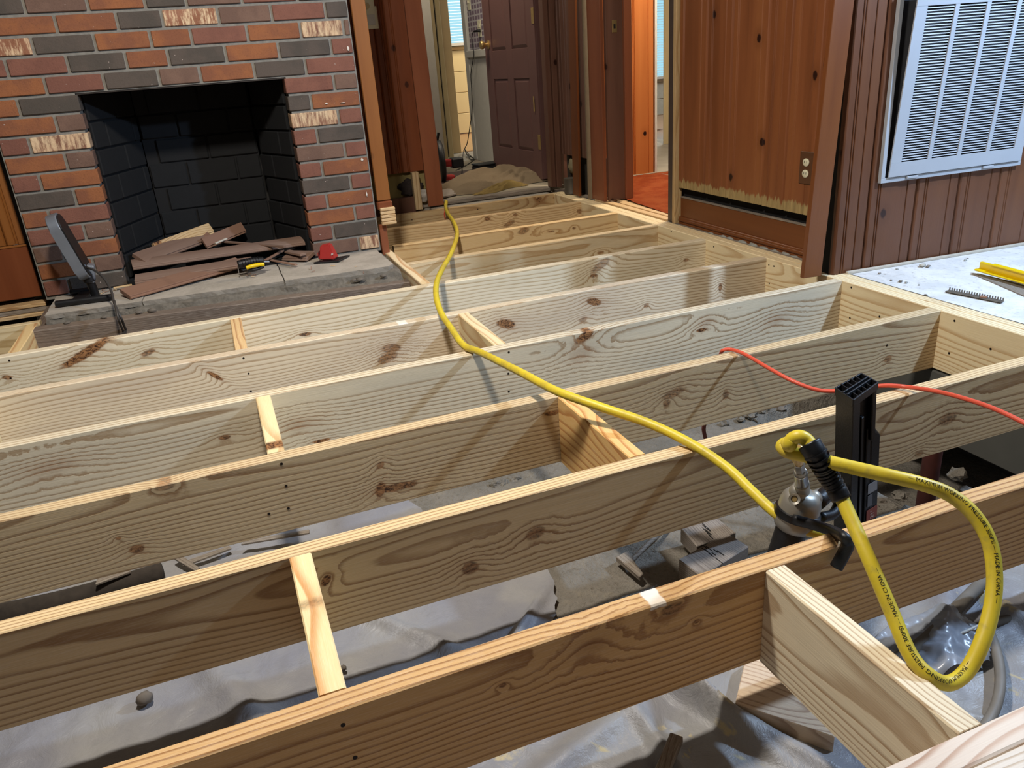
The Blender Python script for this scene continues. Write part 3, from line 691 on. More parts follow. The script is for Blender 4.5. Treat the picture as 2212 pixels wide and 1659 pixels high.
# perimeter walls behind what the photograph shows
pw = plain('dark_block_wall', '3A3835', .95, var=.2, scale=8)
for i, a in enumerate([(-4.6, -2.75, 1.76, 1.82, -.5, 2.4), (-4.6, -.8, 2.78, 2.86, -.6, -.03), (-4.66, -4.6, -2.4, 2.86, -.6, 2.4), (-4.6, 1.3, -2.4, -2.3, -.6, -.02), (.32, .40, -2.4, 2.9, -.6, -.04)]):
    struct(boxb('wall_perimeter', *a, pw, bev=0), 'plain wall closing the space outside the view')
boxb('smoke_chamber', -2.62, -1.30, 1.66, 2.15, 1.0, 2.4, pw, bev=0); struct(bpy.data.objects['smoke_chamber']); bpy.data.objects['smoke_chamber'].name = 'wall_chimney_core'
struct(boxb('wall_chimney_back', -2.70, -1.27, 2.12, 2.2, -.4, 2.4, pw, bev=0)); struct(boxb('wall_chimney_left', -2.70, -2.50, 1.665, 2.2, -.4, 2.4, pw, bev=0))

# ================================================================ panelled walls
def panel_mesh(w, h, mat, key, notch=None):
    b = .005; x = [0, .004, .008, .030, .033, .036, .039, .042, .045]; d = [.009, .003, 0, 0, .004, 0, 0, .004, 0]
    prof = [(x[i], d[i]) for i in range(9)]
    if w > .1: prof += [(w-.045, 0), (w-.042, .004), (w-.039, 0), (w-.008, 0), (w-.004, .003)]
    prof += [(w, .009), (w, .019), (0, .019)]
    n = len(prof); vs = [(a, c, 0) for a, c in prof]+[(a, c, h) for a, c in prof]
    fs = [(i, (i+1) % n, n+(i+1) % n, n+i) for i in range(n)]+[tuple(range(n))[::-1], tuple(range(n, 2*n))]
    return mobj('plank', vs, fs, mat)
def panel_wall(name, label, org, ang, seams, z0, z1, mat, parent=None, thick=.07, z0f=None, backz=None):
    root = parent or sroot(name, label)
    rt = Matrix.Translation(Vector((org[0], org[1], 0))) @ Matrix.Rotation(ang, 4, 'Z')
    if not parent: root.matrix_world = rt
    for a, b in zip(seams[:-1], seams[1:]):
        w = b-a-.0015; zz = z0f(a) if z0f else z0
        o = panel_mesh(w, z1-zz, mat, 0); o.parent = root; o.location = (a, 0, zz)
    bz = z0 if backz is None else backz
    o = boxb('backing', seams[0]+.001, seams[-1]-.001, .0195, thick, bz, z1, M['dark'], root, bev=0); return root
# return wall with the grille (faces the camera)
A2 = -math.radians(4.2)
R2 = panel_wall('wall_return', 'brown knotty pine panel wall that carries the return air grille', (.017, .152), A2,
                [0, .125, .32, .50, .68, .86, 1.04, 1.22, 1.40, 1.6, 1.8, 2.0, 2.3], .0015, 2.4, M['knotty'])
def r2(u, d, z): # point on the return wall, d in front of it
    return Vector((.017, .152, 0))+Vector((math.cos(A2)*u, math.sin(A2)*u, 0))+Vector((math.sin(A2)*d, -math.cos(A2)*d, 0))+Vector((0, 0, z))
# small shoe strip at its foot
o = box('trim_3', (2.0, .012, .010), r2(1.05, .012, .005), plain('pale_shoe_strip', 'B9B0A0', .7), rot=(0, 0, A2), bev=.002); struct(o, 'pale strip along the foot of the panel wall')
# return air grille
gr = thing('return_air_grille', 'white metal return air grille with a hinged louvred door hanging slightly open', 'grille', r2(0, 0, 0), rot=(0, 0, A2))
gx0, gx1, gz0, gz1 = .150, .742, .300, .93
fw = .016; gm = M['grille']; ym = plain('yellowed_enamel', 'C9C4A4', .45, var=.08)
def gb(name, x0, x1, y0, y1, z0, z1, mt, par=gr, bev=.001): return boxb(name, x0, x1, y0, y1, z0, z1, mt, par, bev)
gb('frame_rail', gx0, gx1, -.016, -.0005, gz0, gz0+fw, gm); gb('frame_rail', gx0, gx1, -.016, -.0005, gz1-fw, gz1, gm)
gb('frame_stile', gx0, gx0+fw, -.016, -.0005, gz0+fw, gz1-fw, gm); gb('frame_stile', gx1-fw, gx1, -.016, -.0005, gz0+fw, gz1-fw, gm)
gb('filter_cavity', gx0+fw, gx1-fw, -.003, -.0005, gz0+fw, gz1-fw, plain('grey_filter', '45464A', .9, var=.2))
def sub_empty(name, loc, rot, par):
    e = bpy.data.objects.new(name, None); COL.objects.link(e); e.parent = par; e.location = loc; e.rotation_euler = rot; return e
gd = sub_empty('grille_door', ((gx0+gx1)/2+.006, -.020, gz0+fw+.002), (.075, 0, 0), gr)
dw, dh = (gx1-gx0)-.035, .585; mg = .042; mt2 = .066
def gdx(name, x0, x1, y0, y1, z0, z1, bev=.0008, mt=gm): return boxb(name, x0-dw/2, x1-dw/2, y0, y1, z0, z1, mt, gd, bev)
# the door swings out at its top: one frame mesh plus louvres
bm = bmesh.new()
cw = (dw-2*mg-3*.016)/4
xs = []
bbox_bm(bm, -dw/2, dw/2, -.003, .002, 0, mg+.004, .0006); bbox_bm(bm, -dw/2, dw/2, -.003, .002, dh-mt2, dh, .0006)
x = -dw/2
bbox_bm(bm, x, x+mg, -.003, .002, mg+.004, dh-mt2); bbox_bm(bm, -x-mg, -x, -.003, .002, mg+.004, dh-mt2)
x += mg
for k in range(4):
    xs.append(x); x += cw
    if k < 3: bbox_bm(bm, x, x+.016, -.003, .002, mg+.004, dh-mt2); x += .016
o = mobj('door_frame', None, None, None, gd, mesh=bmesh_of(bm, 'door_frame', gm)); 
o = boxb('door_back', -dw/2+mg*.7, dw/2-mg*.7, .0105, .0115, mg, dh-mg*.8, M['dark'], gd, 0)
rows = 56; zz0, zz1 = mg+.006, dh-mt2-.002
lm = None
for r_ in range(rows):
    for c in range(4):
        z = zz0+(zz1-zz0)*(r_+.5)/rows
        if lm is None:
            bm = bmesh.new(); bbox_bm(bm, 0, cw, -.0004, .0004, -.0017, .0017); lm = bmesh_of(bm, 'louver', gm)
        mobj('louver', None, None, None, gd, (xs[c], .0006, z), (-.55, 0, 0), mesh=lm)
for px in (.10, .42): gb('hinge_clip', gx0+px, gx0+px+.045, -.024, -.016, gz0+.006, gz0+.014, gm)
for u in (.14, .47):
    o = lathe('latch', [(0, 0), (.006, 0), (.006, .006), (.003, .010), (0, .010)], M['steel'], gd, (-dw/2+u, -.004, dh-.03), (0, -1, 0), 10)
# wall with the cut foot, running toward the carpet doorway: faces -X
PW = panel_wall('wall_right', 'knotty pine panel wall with a pale ragged cut foot between the doorway and corner post', (.10, 1.275), -PI/2,
                [0, .213, .386, .610, .742, .90, 1.10], .165, 2.4, M['knotty_pale'], z0f=lambda a: .166-.004*a)
# corner stud at its left edge
struct(boxb('trim_4', .085, .125, 1.278, 1.300, -.004, 2.4, M['rawpineZ'], bev=.002), 'pale raw wood edge strip of the doorway')
struct(boxb('trim_5', .090, .24, 1.302, 1.345, .0, 2.4, plain('grey_brown_jamb', '4A3D36', .5, var=.15), bev=.002), 'dark jamb on the near side of the carpet doorway')
# baseboard with rope mould
bb = sroot('baseboard_right', 'loose stained baseboard with a beaded lower moulding, hanging above a gap')
bl = .90
box('face_board', (bl, .014, .100), (0, 0, .050), M['trimX'], bb, bev=.003)
for i, (z, r) in enumerate([(-.004, .010), (.006, .007), (-.020, .009)]):
    cyl('bead', (-bl/2, -.009, z), (bl/2, -.009, z), r, M['trimX'], bb, n=10)
box('top_edge', (bl, .016, .006), (0, 0, .102), M['dirtywood'], bb, bev=.001)
bb.location = (.120, 1.27-bl/2, .018); bb.rotation_euler = (0, .0, -PI/2)
# gap above baseboard: dark cavity, sole plate below
struct(boxb('trim_6', .135, .20, .17, 1.275, -.001, .165, M['dark'], bev=0), 'dark wall cavity behind the baseboard')
k = 0
for (px, py, r) in [(1560, 508, .018), (1575, 520, .016), (1602, 518, .022), (1625, 524, .02), (1650, 532, .02), (1672, 538, .018), (1695, 548, .018), (1715, 552, .017), (1535, 500, .012)]:
    k += 1; p = at(px, py, 'X', .095); o = blob('insulation_lump', r, M['insul'], (.099, p.y, -.008), sc=(.6, 1.5, .62), seed=k*1.3)
    tag(o, ['second', 'third', 'fourth', 'fifth', 'sixth', 'seventh', 'eighth', 'ninth', 'first'][k-1]+' whitish fill lump from the doorway in the gap under the baseboard', 'fill lump', 'fill lumps under the baseboard')
# corner board (loose, leaning) and dark slot
a0, a1 = at(1748, 594, 'Y', .155), at(1817, 0, 'Y', .155)
cb = board_between('corner_board', (a0.x+.002, .150, .012), (a1.x+(a1.x-a0.x)*1.0, .150, a1.z*2+.0), .076, .018, M['trimX'], roll=PI/2)
tag(cb, 'loose stained corner board hanging over the joists, leaning away from the panel wall', 'trim board')
struct(boxb('trim_7', .030, .098, .160, .172, -.0, 2.4, M['dark'], bev=0), 'near-black panel standing for the shade inside the open corner')  # shade of the open slot put in as a near-black panel
box('cover', (.02, .01, .01), (0, 0, 0), M['dark'], None); bpy.data.objects.remove(bpy.data.objects['cover'])
# outlet on right wall
ol = thing('outlet', 'duplex outlet with ivory faces on a brown plate in the right panel wall', 'outlet', (.0995, .412, .333), rot=(0, 0, -PI/2))
box('cover_plate', (.072, .004, .115), (0, -.002, 0), M['browncover'], ol, bev=.0015)
for s in (-1, 1):
    rc = lathe('receptacle', [(0, 0), (.016, 0), (.0165, .003), (.015, .004), (0, .004)], M['ivory'], ol, (0, -.0035, s*.020), (0, -1, 0), 20)
    rc.scale = (1, .86, 1)
    for dx in (-.006, .006): box('slot', (.0018, .001, .008), (dx, -.0078, s*.020+.002), M['dark'], ol, bev=0)

# ---------------------------------------------------------------- carpet doorway and the room beyond
struct(boxb('trim_8', .085, .104, 2.0, 2.150, .005, 2.4, M['trim_red'], bev=.002), 'red-brown door casing left of the carpet doorway')
struct(boxb('trim_9', .104, .25, 1.975, 2.0, .012, 2.4, M['knotty_dark'], bev=.002), 'dark jamb face of the carpet doorway')
struct(boxb('trim_10', .20, .245, 1.955, 1.975, .012, 2.4, M['trim_red'], bev=.002), 'door stop of the carpet doorway')
sp = thing('strike_plate', 'brass strike plate on the carpet doorway jamb', 'strike plate', (.155, 1.9735, at(1323, 57, 'Y', 1.97).z))
box('plate', (.028, .002, .058), (.0, 0, 0), M['brass'], sp, bev=.0006); box('hole', (.011, .001, .020), (0, -.0013, 0), M['dark'], sp, bev=0)
# threshold strips
for i, (x0, x1, z, l) in enumerate([(.085, .125, .006, 'pale'), (.127, .158, .010, 'second'), (.16, .20, .006, 'third')]):
    o = boxb('threshold_strip', x0, x1, 1.35, 2.12 if i != 1 else 1.9, -.012, z, M['rawpine'], bev=.0015)
    tag(o, ['splintered wood strip nearest the rim joist at the carpet doorway', 'raised middle wood strip at the carpet doorway', 'wood strip tucked against the orange carpet edge'][i], 'wood strip', 'strips of the doorway threshold')
def ch(x, y): return .013+.003*nz(x*30, y*30)+.004*nz(x*6, y*6)
cp = wgrid('carpet', 0, 1, 1.30, 2.75, 110, 260, lambda u, v: ((.205-.078*(2.13-v)+.010*nz(v*40, 2)+.004*nz(v*140, 1))*(1-u)+.95*u, v), ch, M['carpet'])
tag(cp, 'worn orange carpet in the room beyond the right doorway', 'carpet')
struct(boxb('floor_carpet_room', .08, 1.0, .2, 2.9, -.06, -.004, M['dirtywood'], bev=0)); bpy.data.objects['floor_carpet_room'].name = 'floor_back'
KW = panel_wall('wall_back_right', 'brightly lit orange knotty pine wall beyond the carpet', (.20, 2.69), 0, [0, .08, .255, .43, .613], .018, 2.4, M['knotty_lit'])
struct(boxb('trim_11', .815, .832, 2.685, 2.76, .0, 2.4, plain('white_edge', 'D8D4C8', .5), bev=.002), 'pale wall edge at the end of the orange wall')
# room behind it
struct(boxb('floor_far_right', .83, 4.6, 2.4, 7.2, -.03, .012, M['woodfloor'], bev=0)); bpy.data.objects['floor_far_right'].name = 'floor_far'
p = at(1438, 300, 'Y', 4.05)
struct(boxb('trim_12', p.x-.018, p.x+.30, 4.05, 4.065, .0125, 2.4, M['cream'], bev=.004), 'cream door frame seen through the carpet room')
def siding(name, label, x0, x1, y, z0, z1, hstep, mat, bevel=.004):
    r = sroot(name, label); z = z0
    while z < z1-.01:
        zz = min(z+hstep, z1); boxb('plank', x0, x1, y, y+.02, z, zz-.004, mat, r, bev=bevel); z = zz
    boxb('backing', x0, x1, y+.012, y+.05, z0, z1, plain(name+'_joint', '6E6450', .8), r, bev=0); return r
pz = at(1425, 165, 'Y', 6.9)
siding('wall_far_right', 'pale siding below the far right window', 2.6, 4.6, 6.9, .012, pz.z-.03, .19, plain('pale_grey_siding', 'B4B5A8', .6))
glassm = glow('window_daylight', 'A8E2F4', 1.0)
def window(name, label, x0, x1, y, z0, z1, step=.028, mt=None):
    r = sroot(name, label)
    boxb('pane', x0, x1, y+.02, y+.025, z0, z1, mt or glassm, r, bev=0)
    boxb('sill', x0-.03, x1+.03, y-.03, y+.02, z0-.03, z0, M['white'], r)
    for a, b in ((x0-.04, x0), (x1, x1+.04)): boxb('window_frame', a, b, y-.01, y+.02, z0-.03, z1, M['white'], r)
    n = int((z1-z0)/step); sl = None
    bm = bmesh.new(); bbox_bm(bm, 0, x1-x0, -.011, .011, -.0007, .0007); me = bmesh_of(bm, 'slat', plain(name+'_slat', 'DDEBF2', .4))
    for i in range(n): mobj('slat', None, None, None, r, (x0, y, z0+step*(i+.5)), (.35, 0, 0), mesh=me)
    return r
a = at(1412, 80, 'Y', 6.88).x; b = at(1437, 80, 'Y', 6.88).x
window('window_2', 'bright window with white blinds seen through the carpet doorway', a-.1, b+.15, 6.88, pz.z, 2.3)

# ---------------------------------------------------------------- far wall strips and hall
HW = panel_wall('wall_hall_side', 'dark red-brown panel wall between the hall door and the carpet doorway', (.10, 2.60), -PI/2, [0, .12, .26, .40], .22, 2.4, M['knotty_dark'], thick=.06)
a0, a1 = at(1264, 420, 'X', .055), at(1271, 0, 'X', .055)
o = board_between('trim_strip', (.055, 2.285, .012), (.055, 2.225, 1.04*1.9), .085, .014, M['trimX'], roll=PI/2)
o.rotation_euler = Euler((0, -PI/2+.0, 0)); o.rotation_euler = ((Vector((.055, 2.225, 2.0))-Vector((.055, 2.285, .012))).to_track_quat('X', 'Y') @ Euler((PI/2, 0, 0)).to_quaternion()).to_euler()
o.rotation_euler = ((Vector((0, -.06, 1.98))).to_track_quat('X', 'Y')).to_euler()
tag(o, 'loose upright stained trim strip standing left of the carpet doorway', 'trim board')
struct(boxb('trim_13', .07, .10, 2.16, 2.175, .0, 2.4, plain('pale_batten', '7E6E56', .8), bev=.002), 'pale raw stud edge beside the door casing')
# insulation and sole plate under the dark panels
struct(boxb('trim_14', .150, .20, 2.15, 2.62, -.02, .215, plain('dark_stud_bay', '3A342C', .9, var=.3, scale=12), bev=0), 'open stud bay under the dark panels')
o = blob('insulation_batt', .06, clothm('dusty_yellow_fibreglass', '8E8466', 'A49A7C'), (.112, at(1233, 360, 'X', .10).y, at(1233, 360, 'X', .10).z), sc=(.30, .9, .7), seed=9); tag(o, 'tuft of yellowish insulation under the dark hall panels', 'insulation')
o = lathe('tin_can', [(0, 0), (.05, 0), (.052, .004), (.05, .012), (.05, .095), (.052, .10), (0, .10)], plain('dull_grey_metal', '6A655C', .5, .5, var=.2, scale=14), None, (.02, 2.50, .012)); 
o.location = (.080, at(1230, 396, 'X', .07).y, .004); o.scale = (.8, .8, .9); tag(o, 'dull grey round duct stub at the foot of the dark hall panels', 'duct')
# hall doorway casing right side (faces camera)
struct(boxb('trim_15', .03, .062, 2.60, 2.66, .022, 2.4, M['knotty_dark'], bev=.003), 'dark casing right of the hall door opening')
struct(boxb('trim_16', .063, .098, 2.585, 2.66, .02, 2.4, M['knotty_dark'], bev=.003), 'outer red-brown casing right of the hall opening')
struct(boxb('trim_18', .150, .185, 2.665, 3.04, .02, 2.4, M['knotty_dark'], bev=.0), 'hinge side reveal of the hall door')
# six panel door, opened back into the hall (leaf runs along Y)
DH = at(1178, 387, 'Z', .035); DF = at(1073, 362, 'Y', 3.66); DF = Vector((.055, 3.66, .035))
dd = DF-DH; DW = dd.length
door = sroot('door_1', 'open maroon six panel door with brass knob in the far hall')
door.location = DH; door.rotation_euler = (0, 0, math.atan2(dd.y, dd.x))
# local x along leaf from hinge, visible face at local +y (towards -X world)
dm = M['maroon']
boxb('slab', 0, DW, -.018, .010, 0, 2.02, dm, door, .002)
st = .11; mid = .09
px_ = [(st, DW/2-mid/2), (DW/2+mid/2, DW-st)]; pzs = [(.17, .62), (.80, 1.50), (1.62, 1.90)]
boxb('stile', 0, st, .010, .020, 0, 2.02, dm, door, .001); boxb('stile', DW-st, DW, .010, .020, 0, 2.02, dm, door, .001)
boxb('stile', DW/2-mid/2, DW/2+mid/2, .010, .020, 0, 2.02, dm, door, .001)
for (z0, z1) in [(0, .17), (.62, .80), (1.50, 1.62), (1.90, 2.02)]:
    for (x0, x1) in px_: boxb('rail', x0-.0, x1, .010, .020, z0, z1, dm, door, .001)
for (x0, x1) in px_:
    for (z0, z1) in pzs:
        bm = bmesh.new(); i_ = .022
        a = [bm.verts.new(v) for v in ((x0+.004, .0105, z0+.004), (x1-.004, .0105, z0+.004), (x1-.004, .0105, z1-.004), (x0+.004, .0105, z1-.004))]
        b = [bm.verts.new(v) for v in ((x0+i_, .018, z0+i_), (x1-i_, .018, z0+i_), (x1-i_, .018, z1-i_), (x0+i_, .018, z1-i_))]
        bm.faces.new(b)
        for k in range(4): bm.faces.new((a[k], a[(k+1) % 4], b[(k+1) % 4], b[k]))
        mobj('raised_panel', None, None, None, door, mesh=bmesh_of(bm, 'raised_panel', dm))
kp = at(1050, 98, 'X', .09)
kn = lathe('knob', [(0, 0), (.030, 0), (.031, .004), (.012, .008), (.011, .022), (.018, .030), (.027, .040), (.028, .052), (.022, .060), (0, .062)], M['brass'], door, (DW-.06, .019, kp.z-.035), (0, 1, 0), 20)
for z in (.19, .93): 
    h = boxb('hinge', -.004, .03, .0202, .0235, z, z+.09, M['brass'], door, .001)
    cyl('pin', (-.004, .026, z), (-.004, .026, z+.09), .005, M['brass'], h, n=8)
# hall floor, threshold
struct(boxb('floor_hall', -1.4, 1.9, 2.68, 7.3, -.02, .018, plain('dusty_plywood', 'A39884', .9, var=.2, scale=6), bev=.002), 'plywood floor of the hall'); 
struct(boxb('trim_19', -.78, .02, 2.56, 2.675, -.19, -.008, M['slab'], bev=.006), 'old grey sill before the hall threshold')
struct(boxb('trim_20', -.80, .04, 2.64, 2.70, -.004, .020, M['dirtywood'], bev=.004), 'dusty threshold board of the hall')
# blanket
def blanket(name, cx, cy, lx, ly, h, mat, lab, ang=0, fold=3):
    h *= 1.35
    vs, fs = [], []; n, mm = 60, 26
    for j in range(mm+1):
        for i in range(n+1):
            u, v = i/n*2-1, j/mm*2-1
            e = max(0, 1-abs(u)**4)*max(0, 1-abs(v)**4)
            z = h*e*(.6+.3*math.sin(v*fold+u*2.2)+.25*nz(u*3, v*3, 2))+.004*nz(u*14, v*9)
            wob = 1+.12*nz(u*2.2, v*2.2, 5)
            vs.append((u*lx*wob, v*ly*wob+.03*math.sin(u*3), max(z, .0)))
    for j in range(mm):
        for i in range(n): a = j*(n+1)+i; fs.append((a, a+1, a+n+2, a+n+1))
    o = mobj(name, vs, fs, mat, None, (cx, cy, .021), (0, 0, ang), smooth=True); return tag(o, lab, 'blanket') if lab else o
bk = blanket('blanket', -.22, 3.02, .33, .20, .085, M['blanket'], 'crumpled brown-grey blanket with yellow backing on the hall floor', .15)
o = blanket('backing_fold', 0, 0, .20, .045, .035, M['backing'], None, 0, 1); o.parent = bk; o.location = (-.06, -.215, -.001); o.rotation_euler = (0, 0, .1)
b2 = blanket('fold', 0, 0, .20, .09, .06, M['blanket'], None, 0, 2); b2.parent = bk; b2.location = (.14, -.06, .012)
o = px_poly('dark_board', [(950, 400), (1048, 384), (1030, 364), (958, 374)], .045, .022, plain('dark_brown_board', '4A3A34', .7, var=.2)); tag(o, 'dark brown board lying on the hall floor behind the blanket', 'board')
o = px_poly('wood_chip_piece', [(955, 425), (985, 418), (990, 410), (972, 406), (955, 410)], .034, .010, plain('pale_paper', 'A09488', .8)); tag(o, 'pale torn scrap at the left end of the hall threshold', 'scrap')
p = at(1053, 362, 'Z', .05); tc = thing('tool_case', 'black plastic case on the hall floor beside the open door', 'tool case', (p.x, p.y, .0185), rot=(0, 0, .15))
box('body', (.20, .12, .055), (0, 0, .028), M['black'], tc, bev=.008); box('lid', (.204, .124, .012), (0, 0, .061), M['black'], tc, bev=.004)
box('handle', (.06, .012, .012), (0, -.066, .035), M['black'], tc, bev=.003)
# far hall: trims, wainscot wall, room beyond
def vb(name, label, pxa, pxb, py, Y, dy, mat, z0=.019, bev=.002):
    a, b = at(pxa, py, 'Y', Y).x, at(pxb, py, 'Y', Y).x
    return struct(boxb(name, a, b, Y, Y+dy, z0, 2.4, mat, bev=bev), label)
vb('trim_21', 'white wall edge at the left of the hall', 880, 948.5, 200, 3.7, .03, M['white'])
vb('trim_22', 'cream jamb left of the far room opening', 948, 955, 200, 4.3, .03, M['cream'])
vb('trim_25', 'dark gap between the cream frames', 950, 960, 200, 4.9, .01, M['dark'])
vb('trim_23', 'cream door frame beside the dark gap', 958, 967.5, 200, 4.8, .02, M['cream'])
vb('trim_24', 'cream casing left of the far window', 967, 985, 200, 5.15, .03, plain('shaded_cream_paint', 'B8A074', .5, var=.08, scale=8))
wx = .19
struct(boxb('wall_hall', wx, wx+.10, 3.05, 4.45, 1.0, 2.4, None or plain('wallpaper_base', '8F7C86', .8), bev=0), 'papered wall of the hall above the wainscot')
def paperm():
    N = NT('lattice_wallpaper'); o = N.obj(); s = N.new('ShaderNodeSeparateXYZ'); N.set(s.inputs[0], o)
    a = N.math('SUBTRACT', 1.0, sm(N, N.math('ABSOLUTE', N.math('SUBTRACT', N.math('FRACT', N.math('MULTIPLY', s.outputs[1], 16.0)), .5)), .08, .2))
    b = N.math('SUBTRACT', 1.0, sm(N, N.math('ABSOLUTE', N.math('SUBTRACT', N.math('FRACT', N.math('MULTIPLY', s.outputs[2], 26.0)), .5)), .08, .2))
    return N.out(N.mix(N.math('MAXIMUM', a, b), lin('7C6A78'), lin('B8B2B4')), .8)
bpy.data.objects['wall_hall'].data.materials[0] = paperm()
wz = at(1030, 118, 'X', wx).z
ob = bpy.data.objects['wall_hall']
struct(boxb('trim_26', wx-.012, wx+.1, 3.05, 4.46, .019, wz, M['white'], bev=.002), 'white wainscot of the hall')
struct(boxb('trim_27', wx-.035, wx-.0125, 3.05, 4.46, wz-.02, wz+.035, M['white'], bev=.006), 'white chair rail of the hall')
struct(boxb('trim_28', wx-.016, wx+.13, 4.47, 4.56, .019, 2.4, M['white'], bev=.004), 'white corner casing of the hall')
ob.scale = (1, 1, 1)
# shrink papered wall to start above the rail
ob.data = ob.data.copy()
zc = ob.location.z
for v in ob.data.vertices:
    if v.co.z < 0: v.co.z = wz+.036-zc
FWx0, FWx1 = .2, 2.4
zw = at(985, 93, 'Y', 7.05).z
siding('wall_far', 'cream board wall below the far hall window', FWx0, FWx1, 7.05, .03, zw-.03, .22, M['creamwall'])
a, b = at(958, 50, 'Y', 7.0).x, at(1012, 50, 'Y', 7.0).x
window('window_1', 'bright window with blinds at the end of the hall', a, b, 7.02, zw, 2.35)
struct(boxb('floor_far_room', .05, 2.4, 5.2, 7.2, .0185, .024, M['woodfloor'], bev=0)); bpy.data.objects['floor_far_room'].name = 'floor_far_left'
# outlet, plug, cord in the hall
op = at(1036, 62, 'X', wx-.002)
ho = thing('outlet', 'white outlet on the lattice wallpaper in the hall with a black plug', 'outlet', (wx-.001, op.y, op.z))
box('cover_plate', (.005, .07, .115), (-.002, 0, 0), M['ivory'], ho, bev=.001); box('receptacle', (.004, .03, .028), (-.006, 0, .022), M['ivory'], ho, bev=.002)
sw = thing('switch_plate', 'white switch plate high on the hall wallpaper', 'switch', (wx-.001, at(1014, 15, 'X', wx).y, at(1014, 10, 'X', wx).z+.02))
box('cover_plate', (.005, .07, .115), (-.002, 0, 0), M['ivory'], sw, bev=.001); box('toggle', (.012, .008, .018), (-.008, 0, 0), M['ivory'], sw, bev=.002)
pc = thing('power_cord', 'black power cord hanging from the hall outlet down to the floor', 'cord')
cpts = [(1034, 66, wx-.03), (1023, 68, wx-.05), (1019, 85, wx-.05), (1023, 120, wx-.05), (1017, 160, wx-.05), (1019, 200, wx-.05), (1020, 235, wx-.05), (1014, 280, wx-.06), (1009, 310, wx-.08), (1004, 322, wx-.10)]
P = [at(a, b, 'X', c) for a, b, c in cpts]
P += [at(1010, 335, 'Z', .03), at(1025, 343, 'Z', .022), at(1015, 352, 'Z', .022), at(998, 362, 'Z', .022), at(985, 368, 'Z', .022)]
tube('cable', P, .0035, M['black'], pc, n=6, sub=5)
o = tube('plug', [at(1038, 66, 'X', wx-.004), at(1030, 67, 'X', wx-.03), at(1024, 69, 'X', wx-.045)], lambda t: .012-.007*t, M['black'], pc, n=8, sub=3)
tube('strap_loop', [at(1004, 322, 'Z', .06), at(1012, 333, 'Z', .04), at(1023, 342, 'Z', .03), at(1018, 345, 'Z', .024), at(1008, 333, 'Z', .035), at(1003, 322, 'Z', .06), at(998, 343, 'Z', .03), at(990, 345, 'Z', .024)], .004, M['black'], pc, n=6, sub=5)
# round fan / saw with red tool
fd = at(957, 315, 'Y', 3.35)
ft = thing('battery_saw', 'dark round-guarded battery tool with red housing behind the leaning board in the hall', 'power tool', (fd.x-.05, 3.35, .019))
lathe('guard', [(0, 0), (.125, 0), (.14, .006), (.145, .02), (.14, .034), (.125, .04), (0, .04)], plain('dark_grey_guard', '26282C', .5, var=.15), ft, (0, 0, .147), (1, -.15, 0), 40)
box('guard_lever', (.014, .02, .06), (.02, 0, .31), M['black'], ft, rot=(0, .3, 0), bev=.003)
box('housing', (.07, .07, .055), (.07, 0, .03), M['red'], ft, bev=.012, seg=2)
box('motor', (.08, .055, .05), (.075, .06, .13), M['red'], ft, bev=.012, seg=2)
box('battery', (.085, .085, .065), (.15, .06, .125), M['black'], ft, bev=.008)
tube('lead', [(.19, .06, .10), (.17, .03, .04), (.12, 0, .006), (.07, -.05, .005)], .0035, M['black'], ft, n=6)

# ---------------------------------------------------------------- recess between chimney and hall
RW = panel_wall('wall_recess', 'red-brown panels in the recess right of the fireplace', (-1.32, 2.62), 0, [0, .16, .22, .37, .43, .60], .215, 2.4, M['knotty_red'], thick=.05)
struct(boxb('trim_29', -1.30, -.73, 2.655, 2.70, -.02, .25, plain('yellowed_drywall', '8E8050', .9, var=.35, scale=10), bev=0), 'old board behind the hole at the foot of the recess')
struct(boxb('trim_30', -1.25, -.80, 2.60, 2.65, -.02, .075, M['knotty_dark'], bev=.003), 'dark sole board at the foot of the recess')
struct(boxb('trim_31', -.848, -.808, 2.575, 2.615, .0, .215, M['rawpineZ'], bev=.002), 'pale stud foot in the recess')
pS = at(888, 405, 'Y', 2.64)
o = blob('rubble_lump', .06, plain('dark_rubble', '3A302C', .9, var=.6, scale=30, bump=1), (pS.x, 2.64, pS.z), sc=(1.1, .3, .8), seed=12, rough=.7, sub=3); tag(o, 'dark crumbling hole with rubble at the foot of the recess wall', 'rubble')
o = blob('plaster_lump', .045, plain('pale_plaster', 'B4AEA4', .9, var=.4, scale=40, bump=1), (pS.x+.06, 2.615, pS.z-.05), sc=(1.1, .35, .7), seed=14, rough=.7, sub=3); tag(o, 'pale broken plaster at the lower edge of the recess hole', 'plaster')
# leaning board in front of it
a0 = at(942, 444, 'Y', 2.50); a1 = at(890, 0, 'Y', 2.50)
o = board_between('leaning_board', a0, a1+(a1-a0)*.9, .092, .020, M['trim_redX'], roll=0)
zax = (a1-a0).normalized(); 
mt_ = Matrix((zax, Vector((0, 1, 0)).cross(zax).normalized()*-1, zax.cross(Vector((0, 1, 0)).cross(zax).normalized()*-1))).transposed()
o.rotation_euler = mt_.to_euler(); tag(o, 'tall loose red-brown board leaning at the hall opening, hose passing its foot', 'board')
